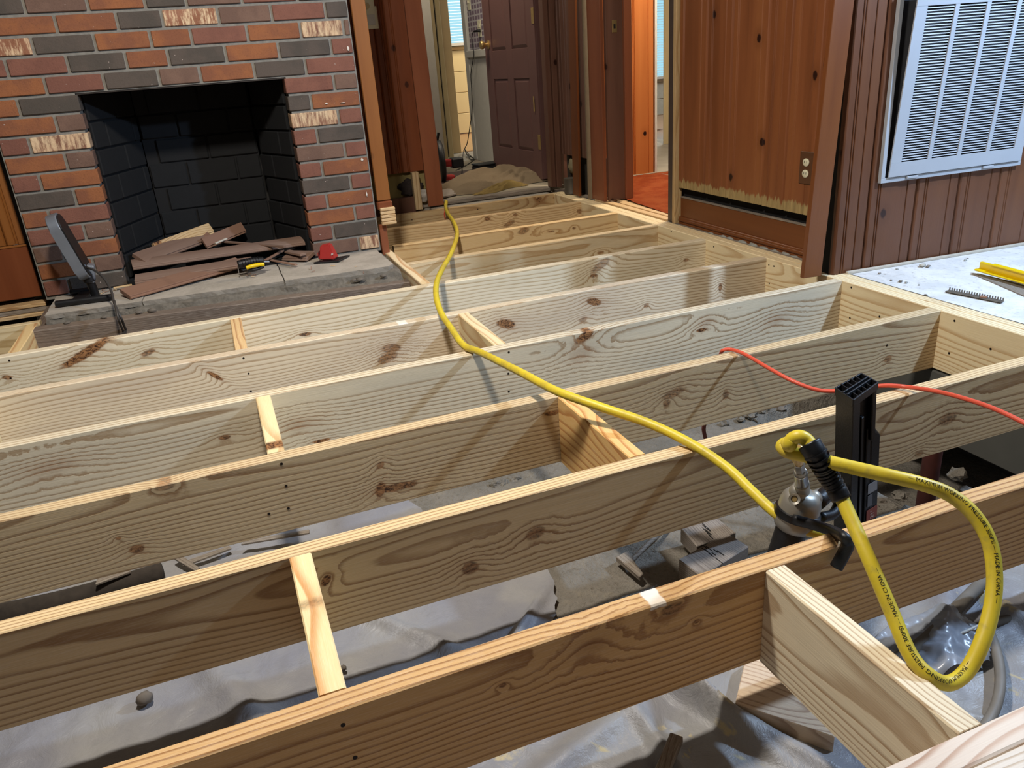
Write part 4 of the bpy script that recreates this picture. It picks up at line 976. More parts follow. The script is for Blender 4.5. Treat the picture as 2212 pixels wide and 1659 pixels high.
# chimney side trim
x0, x1 = -1.262, -1.203
t1 = boxb('corner_casing', x0, x1, 1.560, 1.580, .236, 2.4, M['trim']); tag(t1, 'tall light brown casing board along the right edge of the brick fireplace', 'trim board')
t2 = thing('moulding_block', 'short pale pine moulding offcut standing right of the brick, below the tall casing', 'moulding', ((x0+x1)/2+.006, 1.545, 0))
pzt, pzb = at(832, 448, 'Y', 1.545).z, at(832, 486, 'Y', 1.545).z
hh = (pzt-pzb)/5
for i in range(5): box('moulding_step', (.066, .022-.003*(i % 2), hh-.0015), (0, .003*(i % 2)/2, pzb+hh*(i+.5)), M['rawpine'], t2, bev=.002)
t3 = boxb('red_stub_board', -1.268, -1.235, 1.572, 1.592, -.012, pzb-.002, M['trim_red']); tag(t3, 'short red-brown stub board below the pale moulding beside the brick', 'trim board')
o = boxb('broken_cap', x0-.004, x1+.004, 1.548, 1.583, .196, .233, M['knotty_red'], bev=.005); tag(o, 'splintered red-brown end piece between the tall casing and the pale moulding', 'trim board')
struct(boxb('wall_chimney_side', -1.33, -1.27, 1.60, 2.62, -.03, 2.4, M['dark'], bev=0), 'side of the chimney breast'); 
# outlet + switch at the top of recess
p = at(793, 5, 'Y', 2.6)
for i, (px, py, lab) in enumerate([(792, 8, 'ivory outlet high on the recess wall'), (800, 38, 'ivory box plate just below the recess outlet')]):
    p = at(px, py, 'Y', 2.60); t = thing('wall_plate', lab, 'outlet', (p.x, 2.6185, p.z))
    box('cover_plate', (.085, .006, .11), (0, -.003, 0), M['ivory'], t, bev=.002)
    if i == 0: lathe('receptacle', [(0, 0), (.017, 0), (.017, .004), (0, .004)], M['cream'], t, (0, -.006, -.01), (0, -1, 0), 16); box('slot', (.003, .002, .012), (-.005, -.011, -.008), M['dark'], t, bev=0)
    else: box('inset', (.055, .004, .05), (.0, -.007, -.01), M['white'], t, bev=.001)

# ================================================================ fireplace
fp = thing('fireplace', 'red and dark brick fireplace with a black firebox', 'fireplace', (0, 1.552, 0))
Y0 = 1.552; CZ = .976; CH = .0677; XLft, XRt = -2.640, -1.277
OX0, OX1 = -2.330, -1.580
bd = .095; MJ = .0115
# joints per course taken from the photograph (x px at the course), colours left to right
rows_px = {
 -1: ([50, 187, 311, 400, 520, 640], 'DBRDBMB', 15), 0: ([120, 252, 350, 471, 586, 702], 'RRDPBMD', 40),
 1: ([70, 204, 325, 413, 534, 649, 742], 'PDRRMRW', 75), 2: ([14, 146, 272, 363, 487, 602, 715], 'MMDRDRDM', 110),
 3: ([97, 224, 343, 432, 549, 660], 'RMDBRDM', 150), 4: ([40, 721], 'RD|MB', 210), 5: ([121, 672], 'RB|DR', 250),
 6: ([64, 732], 'MW|WM', 300), 7: ([142, 685], 'RB|MD', 340), 8: ([87, 745], 'MR|BM', 385), 9: ([162, 696], 'DR|MR', 400),
 10: ([107, 757], 'RM|DM', 440), 11: ([182, 707], 'MB|MR', 480), 12: ([135, 767], 'BR|RM', 510), 13: ([202, 720], 'RB|MD', 545), 14: ([150, 776], 'MD|BW', 570)}
def jx(px, r):
    # solve x on the face at this course height
    z = CZ-CH*(r-.5)
    lo = None; best = None
    for py in range(-120, 700, 4):
        p = at(px, py, 'Y', Y0)
        if best is None or abs(p.z-z) < best[0]: best = (abs(p.z-z), p.x)
    return best[1]
def brick(x0, x1, z1, c, par=fp):
    x0 += MJ/2; x1 -= MJ/2
    if x1-x0 < .015: return
    dy = random.uniform(-.0015, .0015)
    box('brick', (round(x1-x0, 3), bd, CH-MJ), ((x0+x1)/2, bd/2+dy, z1-CH/2-MJ*0), BR[c], par, bev=.0025)
for r_ in range(-9, 15):
    z1 = CZ-CH*(r_-1)
    if r_ < -1:
        x = XLft-(0 if r_ % 2 else .0); js = []; x = XLft+(.102 if r_ % 2 else .203)
        while x < XRt-.03: js.append(x); x += .203
        cs = ''.join(random.choice('RBDMMRBD') for _ in range(12)); ed = [XLft]+js+[XRt]
        for i in range(len(ed)-1): brick(ed[i], ed[i+1], z1, cs[i])
        continue
    js, cs, _ = rows_px[r_]; js = [jx(j, r_) for j in js]
    z1 = CZ-CH*(r_-1)
    if r_ <= 3:
        ed = [XLft]+[j for j in js if XLft+.02 < j < XRt-.02]+[XRt]
        cs = cs[len(cs)-(len(ed)-1):] if len(cs) >= len(ed)-1 else cs+'B'*9
        for i in range(len(ed)-1): brick(ed[i], ed[i+1], z1, cs[i])
    else:
        l, r = cs.split('|')
        brick(XLft, js[0], z1, l[0]); brick(js[0], OX0, z1, l[1]); brick(OX1, js[1], z1, r[0]); brick(js[1], XRt, z1, r[1])
zt = CZ-CH*3
rec = .0085
zb_ = CZ-CH*14
def mort(x0, x1, z0, z1, y0=rec): boxb('mortar', x0, x1, y0, bd+.01, z0, z1, M['mortar'], fp, 0)
mort(XLft, XRt, zt, CZ+CH*9+.06); mort(XLft, OX0-.013, zb_-.01, zt); mort(OX1+.013, XRt, zb_-.01, zt)
boxb('lintel', OX0-.01, OX1+.01, .012, .09, zt-.006, zt+.001, plain('rusty_steel_lintel', '3A332E', .7, .4, var=.2), fp, .001)
# firebox: splayed sides and back of large black-painted bricks
bx0, bx1, by = -2.18, -1.70, .44
fbz0, fbz1 = .035, zt
def wallbricks(p0, p1, n, off, h=.105, sl=0):
    p0, p1 = Vector(p0), Vector(p1); d = p1-p0; L = d.length; ang = math.atan2(d.y, d.x); nrm = Vector((d.y, -d.x, 0)).normalized()
    z = fbz0; r = 0
    while z < fbz1-.01:
        bw = .215; x = -(bw/2 if r % 2 else 0)+off
        while x < L:
            a, b = max(x, 0)+.003, min(x+bw, L)-.003
            if b-a > .02:
                c = p0+d*((a+b)/2/L); zz = min(z+h, fbz1)
                o = box('firebrick', (round(b-a, 3), .05, round(zz-z-.007, 3)), (c.x, c.y+.025, (z+zz)/2), M['soot'], fp, rot=(0, 0, ang), bev=.004)
                o.location = Vector((c.x, c.y, (z+zz)/2))-nrm*.025
            x += bw
        z += h; r += 1
    c = (p0+p1)/2-nrm*.035; o = box('firebox_backing', (L, .05, fbz1-fbz0), (c.x, c.y, (fbz0+fbz1)/2), M['sootm'], fp, rot=(0, 0, ang), bev=0)
wallbricks((OX0+.002, bd+.004, 0), (bx0, by, 0), 2, 0); wallbricks((bx0, by, 0), (bx1, by, 0), 3, .05); wallbricks((bx1, by, 0), (OX1-.002, bd+.004, 0), 2, .03)
boxb('firebox_floor', OX0-.02, OX1+.02, .0, by+.08, -.03, .034, M['soot'], fp, 0)
boxb('smoke_shelf', OX0-.05, OX1+.05, bd, by+.08, zt, zt+.02, M['sootm'], fp, 0)
# white paint splashes on right bricks
wp = plain('white_paint_splash', 'D8CFC2', .6)
for (px, py, w, h) in [(782, 345, .012, .014), (792, 420, .008, .022), (752, 105, .01, .02), (741, 222, .02, .004), (705, 224, .012, .006)]:
    p = at(px, py, 'Y', Y0-.003); q = blob('paint_splash', 1, wp, (p.x, p.y-Y0, p.z), fp, sc=(w/2, .002, h/2), seed=px*.1, rough=.6)
# left panel wall beside the fireplace
LW = panel_wall('wall_left', 'orange-brown panels left of the fireplace', (-3.40, 1.66), 0, [0, .18, .36, .54, .66, .745], .235, 2.4, M['knotty_lit'] if False else M['trim'], thick=.06)
lb = sroot('baseboard_left', 'wide red-brown baseboard left of the fireplace'); lb.location = (-3.40, 1.642, 0)
box('face_board', (.735, .018, .205), (.3675, 0, .125), M['knotty_red'], lb, bev=.003); box('top_edge', (.735, .020, .008), (.3675, -.001, .231), M['trim'], lb, bev=.002)
for i, z in enumerate((.003, -.014, -.03)):
    o = boxb('floor_layer', -3.4, -2.655+.01*i, 1.60-.012*i, 1.70, z-.015, z, [M['rawpine'], M['dirtywood'], M['rawpine']][i], bev=.002)
    tag(o, ['top cut layer of old flooring under the left baseboard', 'middle cut layer of old flooring under the left baseboard', 'lowest cut layer of old flooring under the left baseboard'][i], 'flooring', 'cut floor layers at the left')

# ================================================================ hearth
ht = thing('hearth', 'dusty stone hearth slab on crumbling mortar before the firebox', 'hearth', (0, 0, 0))
def slab(pts, z, t):
    P = [Vector((a, b, 0)) for a, b in pts]; bm = bmesh.new()
    # ragged outline
    out = []
    for i, p in enumerate(P):
        q = P[(i+1) % len(P)]; n = max(1, int((q-p).length/.03))
        for k in range(n):
            c = p.lerp(q, k/n); out.append((c.x+.004*nz(c.x*20, c.y*20), c.y+.006*nz(c.x*18, c.y*18, 3)))
    a = [bm.verts.new((x, y, z+.002*nz(x*8, y*8))) for x, y in out]; b = [bm.verts.new((x+.002*nz(x*50, y*50, 1), y+.008+.006*nz(x*30, y*9), z-t)) for x, y in out]
    bm.faces.new(a); bm.faces.new(b[::-1]); n = len(out)
    for i in range(n): bm.faces.new((a[i], b[i], b[(i+1) % n], a[(i+1) % n]))
    return mobj('slab', None, None, None, ht, mesh=bmesh_of(bm, 'slab', M['slab']))
SZ = .030
slab([(-2.600, 1.250), (-2.27, 1.240), (-2.262, 1.545), (-2.60, 1.55)], SZ, .020)
slab([(-2.266, 1.240), (-1.742, 1.218), (-1.74, 1.545), (-2.258, 1.545)], SZ-.002, .024)
slab([(-1.738, 1.214), (-1.325, 1.182), (-1.30, 1.21), (-1.302, 1.545), (-1.736, 1.545)], SZ-.001, .024)
# mortar bed
vs, fs = [], []; n = 90
for i in range(n+1):
    x = -2.60+(1.32)*i/n
    for k, (y, z) in enumerate([(1.55, .009), (1.262, .009), (1.245, .004), (1.235, -.012), (1.20, -.030)]):
        vs.append((x, y+(.016*nz(x*16, k, 1) if k else 0)-(.066*(i/n) if k else 0), z+(.007*nz(x*24, k*3, 4) if 0 < k < 4 else 0)))
for i in range(n):
    for k in range(4): a = i*5+k; fs.append((a, a+1, a+6, a+5))
mobj('mortar_bed', vs, fs, plain('crumbling_mortar', '6E685E', .95, var=.4, scale=60, bump=1), ht)
# old timber header in front
tb = board_between('hearth_timber', (-2.655, 1.213, -.092), (-1.262, 1.127, -.117), .060, .180, M['oldwood'], bev=.004)
tag(tb, 'weathered grey timber running along the front of the hearth', 'beam')
o = board_between('timber_side', (-2.628, 1.246, -.092), (-2.628, 1.60, -.092), .05, .16, M['oldwood'], bev=.004); tag(o, 'weathered timber at the left end of the hearth', 'beam')
for i in range(7):
    x = random.uniform(-2.55, -1.35); o = blob('mortar_crumb', random.uniform(.008, .016), M['stone'], (x, 1.215-.06*(x+2.6)/1.3, .0), ht, sc=(1.6, .8, .6), seed=i*2.2, rough=.5, sub=1)

# ---- things on the hearth
# LED / infrared panel lamp on a stand, seen edge-on
lamp = thing('panel_work_lamp', 'grey flat panel lamp standing edge-on on a black tube stand on the hearth', 'work lamp', (-2.50, 1.385, SZ))
gm2 = plain('grey_lamp_housing', '7D838B', .4, .3, var=.1, scale=20)
# housing: rounded plate; plane contains local Y (depth) and tilted up direction
def rounded(w, h, r, n=6):
    pts = []
    for cx, cz, a0 in ((w/2-r, h/2-r, 0), (-w/2+r, h/2-r, PI/2), (-w/2+r, -h/2+r, PI), (w/2-r, -h/2+r, 3*PI/2)):
        for k in range(n+1): a = a0+PI/2*k/n; pts.append((cx+r*math.cos(a), cz+r*math.sin(a)))
    return pts
top, bot = Vector((-.012, -.01, .335)), Vector((.045, .02, .085))
up = (top-bot).normalized(); side = Vector((.03, 1, 0)).normalized(); side = (side-up*side.dot(up)).normalized(); nr = side.cross(up)
hm = Matrix((side, nr, up)).transposed().to_4x4(); hm.translation = (top+bot)/2
h_ = extrude('housing', rounded(.115, (top-bot).length, .045), .038, gm2, lamp, bev=.003); h_.matrix_local = hm @ Matrix.Translation((0, -.015, 0))
f_ = extrude('lamp_face', rounded(.108, (top-bot).length-.012, .042), .012, M['black'], lamp, bev=.002); f_.matrix_local = hm @ Matrix.Translation((0, .016, 0))
f2 = extrude('handle_slot', rounded(.045, .022, .010), .006, M['dark'], lamp); f2.matrix_local = hm @ Matrix.Translation((0, -.0185, .10))
r3_ = extrude('rib', rounded(.010, .12, .004), .008, gm2, lamp, bev=.001); r3_.matrix_local = hm @ Matrix.Translation((-.02, -.022, 0))
cyl('pivot', (.055, .01, .07), (.055, .01, .105), .022, M['black'], lamp, n=16, bev=.003)
box('bracket', (.035, .05, .07), (.062, .02, .10), gm2, lamp, rot=(0, .2, 0), bev=.006)
cyl('post', (.06, .02, .008), (.055, .015, .075), .016, M['blackrub'], lamp, n=14)
cyl('switch_cap', (.04, -.005, .135), (.052, -.03, .140), .010, M['chrome'], lamp, n=12)
a, b = at(120, 657, 'Z', SZ+.014)-lamp.location, at(244, 641, 'Z', SZ+.014)-lamp.location
cyl('foot_tube', a, b, .0125, M['black'], lamp, n=14, bev=.002)
cyl('foot_tube', a+Vector((.03, .17, 0)), a+Vector((.13, .155, 0)), .0115, M['black'], lamp, n=14, bev=.002)
board_between('foot_bar', a.lerp(b, .35)+Vector((0, .01, -.004)), a.lerp(b, .45)+Vector((0, .16, -.004)), .05, .010, M['dirtywood'] if False else M['black'], lamp)
lc = tube('lamp_cord', [at(188, 578, 'Y', 1.37), at(206, 585, 'Y', 1.33), at(225, 602, 'Y', 1.27), at(240, 628, 'Y', 1.2), at(247, 655, 'Y', 1.12), at(262, 688, 'Y', 1.055), at(272, 712, 'Z', -.05), at(283, 728, 'Z', -.10)], .0045, plain('grey_black_cable', '3E3C3A', .5, var=.2), sub=6, n=8)
tag(lc, 'dark cable drooping from the panel lamp over the hearth timber', 'cord')
lc2 = tube('lamp_cord', [at(247, 650, 'Y', 1.13), at(256, 690, 'Y', 1.052), at(268, 720, 'Z', -.07)], .004, plain('grey_black_cable2', '44403C', .5, var=.2), sub=6, n=8)
tag(lc2, 'second strand of dark cable beside the lamp cord on the hearth timber', 'cord')
# scrap pile: tongue and groove boards
def scrapboard(a, b, za, zb, w, t, mat, lab, roll=0, tong=True):
    A = at(*a, 'Z', za); B = at(*b, 'Z', zb)
    e = thing('scrap_board', lab, 'scrap board', (A+B)/2, group='flooring scraps piled in the firebox')
    d = B-A; L = d.length; w *= 1.3 if tong else 1; roll += .22 if tong else 0
    e.rotation_euler = (d.to_track_quat('X', 'Z') @ Euler((roll, 0, 0)).to_quaternion()).to_euler()
    box('board', (L, w, t), (0, 0, 0), mat, e, bev=.0012)
    if tong: box('tongue', (L*.995, .008, t*.35), (0, -w/2-.003, 0), mat, e, bev=.0008)
    return e
S1, S2, S3 = M['scrap'], M['rawpine'], knotty('reddish_scrap', '94705C', '6E5444', 'B09480', gloss=.8, kd=.1, axis='X')
scrapboard((270, 636), (520, 566), .046, .058, .062, .018, S3, 'long scrap board lowest and nearest the camera in the hearth pile')
scrapboard((292, 604), (545, 565), .060, .066, .05, .018, S1, 'scrap board second from the bottom of the pile, left end on the hearth')
scrapboard((285, 573), (655, 520), .098, .085, .058, .018, S1, 'longest scrap board crossing the whole pile toward the right brick jamb')
scrapboard((300, 560), (445, 508), .115, .125, .055, .018, S1, 'scrap board rising to the middle on top of the pile', roll=.3)
scrapboard((335, 536), (455, 492), .13, .15, .035, .016, S2, 'pale edged scrap board highest in the pile', roll=.8)
scrapboard((395, 520), (450, 505), .12, .13, .04, .018, S3, 'short scrap board under the highest one', roll=.2)
scrapboard((440, 525), (525, 490), .11, .14, .035, .014, S3, 'thin scrap board leaning right against the firebox back', roll=.9)
scrapboard((465, 526), (490, 515), .105, .115, .012, .006, plain('white_splinter', 'D8D0C0', .7), 'short white splinter near the top of the pile', tong=False)
scrapboard((480, 522), (616, 533), .10, .094, .016, .008, S1, 'narrow stick lying across the right half of the pile', tong=False)
scrapboard((400, 555), (600, 528), .075, .075, .05, .018, S3, 'scrap board inside the middle of the pile', tong=True)
scrapboard((620, 552), (672, 553), .048, .048, .055, .016, M['rawpine'] if False else S1, 'short square scrap block right of the pile')
scrapboard((620, 543), (655, 550), .066, .064, .03, .010, S1, 'thin piece on top of the short square scrap block', tong=False)
scrapboard((541, 580), (612, 541), .045, .06, .012, .008, S3, 'thin reddish stick in front of the yellow-handled tool', tong=False)
scrapboard((585, 562), (640, 572), .042, .042, .014, .006, S3, 'flat reddish splinter on the slab left of the red tool', tong=False)
scrapboard((245, 622), (285, 615), .043, .043, .012, .006, S2, 'small orange splinter behind the near scrap board', tong=False)
for k in range(26):
    px, py = random.choice([(random.uniform(205, 250), random.uniform(618, 640)), (random.uniform(560, 800), random.uniform(545, 590)), (random.uniform(430, 560), random.uniform(585, 600))])
    p = at(px, py, 'Z', SZ+.004); o = box('wood_splinter', (random.uniform(.008, .03), .0025, .002), p, [S1, S2, S3][k % 3], rot=(random.uniform(-.2, .2), random.uniform(-.25, .25), random.uniform(0, 3)), bev=0)
    tag(o, 'tiny wood splinter on the hearth slab', 'splinter', 'splinters on the hearth')
# tape-like black and yellow tool
tp = at(541, 566, 'Z', .085)
tt = thing('clamp_tool', 'black ribbed tool with a yellow grip lying at the front of the scrap pile', 'tool', (tp.x, tp.y, .067), rot=(0, 0, .15))
tube('body', [(-.05, 0, .016), (-.02, 0, .018), (.02, 0, .018), (.05, 0, .014)], .017, M['black'], tt, n=12)
for k in range(7): lathe('rib', [(.0172, 0), (.019, .001), (.0172, .002)], M['blackrub'], tt, (-.035+.011*k, 0, .0175), (1, 0, 0), 14)
tube('grip', [(-.025, -.022, .002), (0, -.026, .006), (.03, -.024, .006), (.046, -.018, .002)], .008, M['yellow'], tt, n=8)
tube('lower_arm', [(-.02, -.014, -.010), (.01, -.018, -.012), (.045, -.012, -.008)], .007, M['black'], tt, n=8)
cyl('tip', (.05, 0, .010), (.075, .002, .006), .006, M['chrome'], tt, n=10, bev=.001); cyl('screw', (-.055, -.004, -.018), (-.053, -.002, .01), .002, M['chrome'], tt, n=8)
# red device on black plate
rp = at(715, 562, 'Z', SZ)
rt_ = thing('red_sander', 'small red-topped tool on a black triangular plate in front of the right brick jamb', 'tool', (rp.x, rp.y, SZ+.001), rot=(0, 0, -.35))
extrude('base_plate', [(-.065, -.05), (.045, -.055), (.075, .045), (.0, .015)], .006, M['black'], rt_, (0, 0, .006), (-PI/2, 0, 0), bev=.001)
bm = bmesh.new()
B0 = [(-.045, -.028, .008), (.022, -.036, .008), (.034, .018, .008), (-.040, .026, .008)]; B1 = [(-.034, -.018, .068), (.008, -.024, .074), (.012, .012, .074), (-.030, .020, .068)]
a = [bm.verts.new(v) for v in B0]; b = [bm.verts.new(v) for v in B1]; bm.faces.new(b)
for k in range(4): bm.faces.new((a[k], a[(k+1) % 4], b[(k+1) % 4], b[k]))
bm.faces.new(a[::-1]); bmesh.ops.bevel(bm, geom=list(bm.edges), offset=.005, segments=2, affect='EDGES')
mobj('housing', None, None, None, rt_, mesh=bmesh_of(bm, 'housing', M['red'], False))
box('side_grip', (.006, .038, .034), (-.043, -.002, .027), M['black'], rt_, rot=(0, .15, 0), bev=.002)
for k in range(4): box('vent_fin', (.004, .003, .022), (-.047, -.014+.008*k, .027), M['red'], rt_, bev=0)
tube('white_mark', [(.012, -.034, .026), (.015, -.033, .034), (.018, -.031, .028), (.020, -.030, .036)], .0012, M['white'], rt_, n=5, sub=3)

# ================================================================ yellow hoses, cord, nail gun
def px_path(L): return [at(a, b, 'Z', c) for a, b, c in L]
H1 = px_path([(964, 436, .030), (963, 448, .018), (968, 462, .014), (979, 478, .012), (987, 500, .013), (984, 522, .018), (972, 552, .02), (955, 582, .04), (943, 612, .05), (943, 645, .05), (955, 680, .035), (975, 710, .022), (994, 738, .013), (1008, 750, .012),
              (1035, 760, .016), (1080, 782, .036), (1130, 807, .055), (1205, 846, .062), (1300, 880, .05), (1400, 914, .030), (1490, 957, .013), (1570, 1010, -.01), (1625, 1062, -.03), (1675, 1108, -.045), (1725, 1140, -.06), (1790, 1158, -.08)])
HR = .0102
h1 = thing('air_hose', 'long yellow air hose running from the hall across all the joists', 'hose')
tube('hose_line', H1, HR, M['hose'], h1, n=14, sub=8)
H2c = px_path([(1757, 972, .222), (1744, 952, .232), (1727, 943, .238), (1711, 949, .232), (1706, 962, .222), (1700, 958, .214), (1690, 964, .208), (1702, 976, .205), (1735, 984, .205), (1790, 998, .205), (1850, 1012, .20), (1920, 1028, .195), (1990, 1045, .185), (2050, 1068, .17), (2100, 1108, .15), (2135, 1165, .12), (2148, 1235, .085), (2143, 1310, .05), (2120, 1390, .015), (2088, 1450, -.012), (2048, 1476, -.016), (2005, 1458, .0), (1965, 1412, .016), (1925, 1320, .05), (1880, 1215, .095), (1840, 1125, .13), (1812, 1062, .158)])
h2 = thing('air_hose', 'yellow hose loop printed with black lettering, rising from the nail gun', 'hose')
tube('hose_line', H2c, HR, M['hose'], h2, n=16, sub=8)
# black bend restrictor around the hose
sv = px_path([(1748, 958, .228), (1765, 985, .213), (1785, 1020, .186), (1803, 1050, .166), (1818, 1078, .150)])
slv = sub_empty('bend_sleeve', (0, 0, 0), (0, 0, 0), h2)
def svr(t): return .0172-.0030*t if (t < .22 or t > .80) else .0148-.0026*(t-.2)
slo = tube('sleeve_body', sv, svr, M['blackrub'], slv, n=18, sub=6)
C = crom(sv, 8); F = frames(C)
for k in range(11):
    i = int(len(C)*(.235+.054*k)); t, u, v = F[i]
    lathe('rib', [(.0120, -.0017), (.0176-.0003*k, -.0013), (.0178-.0003*k, 0), (.0176-.0003*k, .0013), (.0120, .0017)], M['blackrub'], slv, C[i], t, 18)
# hose print
def hose_text(path, body, i0, phi, size, parent, flip=False):
    Cc = crom(path, 8); Fr = frames(Cc); s = [0]
    for a, b in zip(Cc[:-1], Cc[1:]): s.append(s[-1]+(b-a).length)
    cu = bpy.data.curves.new('hose_print', 'FONT'); cu.body = body; cu.size = size; cu.resolution_u = 2
    tmp = bpy.data.objects.new('tmp_text', cu); COL.objects.link(tmp); bpy.context.view_layer.update()
    me = bpy.data.meshes.new_from_object(tmp.evaluated_get(bpy.context.evaluated_depsgraph_get())); COL.objects.unlink(tmp); bpy.data.objects.remove(tmp)
    hm_ = size*.35
    for v in me.vertices:
        d = i0+(-v.co.x if flip else v.co.x); a = (v.co.y-hm_)/HR*(-1 if flip else 1)
        d = min(max(d, 0), s[-1]-1e-4); k = max(j for j in range(len(s)) if s[j] <= d); k = min(k, len(Cc)-2); f = (d-s[k])/max(1e-6, s[k+1]-s[k])
        c = Cc[k].lerp(Cc[k+1], f); t, u, w = [Fr[k][q].lerp(Fr[k+1][q], f) for q in range(3)]
        # angle measured from the side facing the camera
        view = (CAM-c); view = (view-t*view.dot(t)).normalized(); wv = t.cross(view)
        ang = phi-a
        v.co = c+(view*math.cos(ang)+wv*math.sin(ang))*(HR+.0004)
    me.materials.clear(); me.materials.append(M['dark'])
    mobj('hose_print', None, None, None, parent, mesh=me)
hose_text(H2c, '— MAXIMUM WORKING PRESSURE 300PSI — MADE IN CHINA —', .262, -.45, .0078, h2)
tot = 0
Cc = crom(H2c, 8); tot = sum((b-a).length for a, b in zip(Cc[:-1], Cc[1:]))
hose_text(H2c, '— MAXIMUM WORKING PRESSURE 300PSI — MADE IN CHINA —', tot-.345, .35, .0078, h2)
# orange cord
oc = px_path([(1524, 992, -.10), (1519, 960, -.09), (1523, 915, -.07)])
cd = thing('extension_cord', 'thin orange-red cord arching over the joists behind the nail gun magazine', 'cord')
tube('cord_line', px_path([(1555, 775, -.045), (1560, 758, .001), (1580, 755, .006), (1610, 766, .012), (1660, 795, .01), (1710, 822, .0), (1760, 841, -.012), (1800, 845, -.015), (1850, 840, -.005), (1910, 833, .01), (1960, 836, .012), (2020, 845, .03), (2080, 860, .045), (2150, 884, .05), (2230, 922, .045)]), .0050, M['cord'], cd, n=8, sub=6)
o = tube('cord_scrap', px_path([(1524, 948, -.30), (1520, 925, -.24), (1526, 905, -.20), (1530, 892, -.15)]), .006, plain('dull_red_cable', '7A4038', .7), n=8, sub=5); tag(o, 'short dull red cable hanging behind the second joist', 'cable')
o = tube('cord_strand', px_path([(960, 446, .012), (961, 455, .0), (960, 463, -.02), (962, 474, -.05)]), .0035, M['cord'], n=6, sub=5); tag(o, 'orange-red cord end beside the hose at the foot of the leaning board', 'cord')

# nail gun hanging by its hook on the near joist
YN = -.955
ng = thing('nail_gun', 'black and silver framing nail gun hanging from the near joist by its rafter hook', 'nail gun', (0, 0, 0))
def n_at(px, py, Y=YN): return at(px, py, 'Y', Y)
top_c = n_at(1741, 1052); low_c = n_at(1690, 1200, YN+.01)
ax = (low_c-top_c).normalized(); q_ = .76
def L_(d): return top_c+ax*d*q_
def sp_(P): return [(r*q_, z*q_) for r, z in P]
lathe('head_cap', sp_([(0, -.012), (.022, -.012), (.036, -.006), (.045, .006), (.049, .020), (.050, .032), (.050, .040)]), M['steel'], ng, L_(.022), ax, 36)
lathe('rubber_ring', sp_([(.048, 0), (.0545, .003), (.0565, .012), (.0545, .021), (.048, .024)]), M['blackrub'], ng, L_(.060), ax, 36)
lathe('cylinder_upper', sp_([(.050, 0), (.050, .014), (.044, .030), (.038, .034)]), M['steel'], ng, L_(.083), ax, 36)
lathe('cylinder_body', sp_([(.038, 0), (.037, .05), (.036, .20), (.034, .24), (.0, .24)]), M['black'], ng, L_(.113), ax, 28)
p = n_at(1716, 1078, YN-.036)
lathe('screw_socket', sp_([(0, .004), (.007, .004), (.008, .010), (.013, .012), (.0135, 0)]), M['steel'], ng, p, (CAM-p), 18)
lathe('screw', sp_([(0, .0), (.006, 0), (.006, .003), (0, .003)]), M['brass'], ng, p+(CAM-p).normalized()*.003, (CAM-p), 12)
blob('cap_bulge', .016, M['steel'], n_at(1757, 1078, YN-.004), ng, sc=(1, 1, 1.1), seed=2, rough=.05, sub=3)
blob('cap_bulge', .016, M['steel'], n_at(1724, 1062, YN-.014), ng, sc=(1, 1, 1), seed=4, rough=.05, sub=3)
f0 = n_at(1734, 1060, YN-.01); f1 = at(1722, 975, 'Z', .195)
dv = f1-f0; Lf = dv.length
def seg(name, a, b, r, mt, r2=None, n=16): return cyl(name, f0+dv*a, f0+dv*b, r, mt, ng, r2=r2, n=n, bev=.0008)
seg('swivel_base', 0, .22, .013, M['steel']); seg('coupler_sleeve', .18, .50, .0115, M['chrome']); seg('coupler_collar', .50, .56, .0095, M['steel'])
seg('hex_nut', .56, .74, .0088, M['chrome'], n=6); seg('brass_stem', .72, .86, .0066, M['brass']); seg('crimp_ferrule', .84, 1.02, .0100, M['brass'])
# magazine: I-shaped housing, open grid on its end
tq = [at(1806, 843, 'Y', -.80), at(1845, 866, 'Y', -.86), at(1894, 832, 'Y', -.80), at(1862, 812, 'Y', -.74)]
tipc = n_at(1850, 838, -.80); botc = n_at(1842, 1230, -.83)
mz = (botc-tipc); mzl = mz.length+.05; mzd = mz.normalized()
mx = Vector((1, .12, 0)); mx = (mx-mzd*mx.dot(mzd)).normalized(); my = mzd.cross(mx)
mm4 = Matrix((mx, my, mzd)).transposed().to_4x4(); mm4.translation = tipc
mg_ = sub_empty('magazine', (0, 0, 0), (0, 0, 0), ng); mg_.matrix_local = mm4
W2, D2 = .047, .030
def mb(name, x0, x1, y0, y1, z0, z1, mt=M['black'], bev=.0025): return boxb(name, x0, x1, y0, y1, z0, z1, mt, mg_, bev)
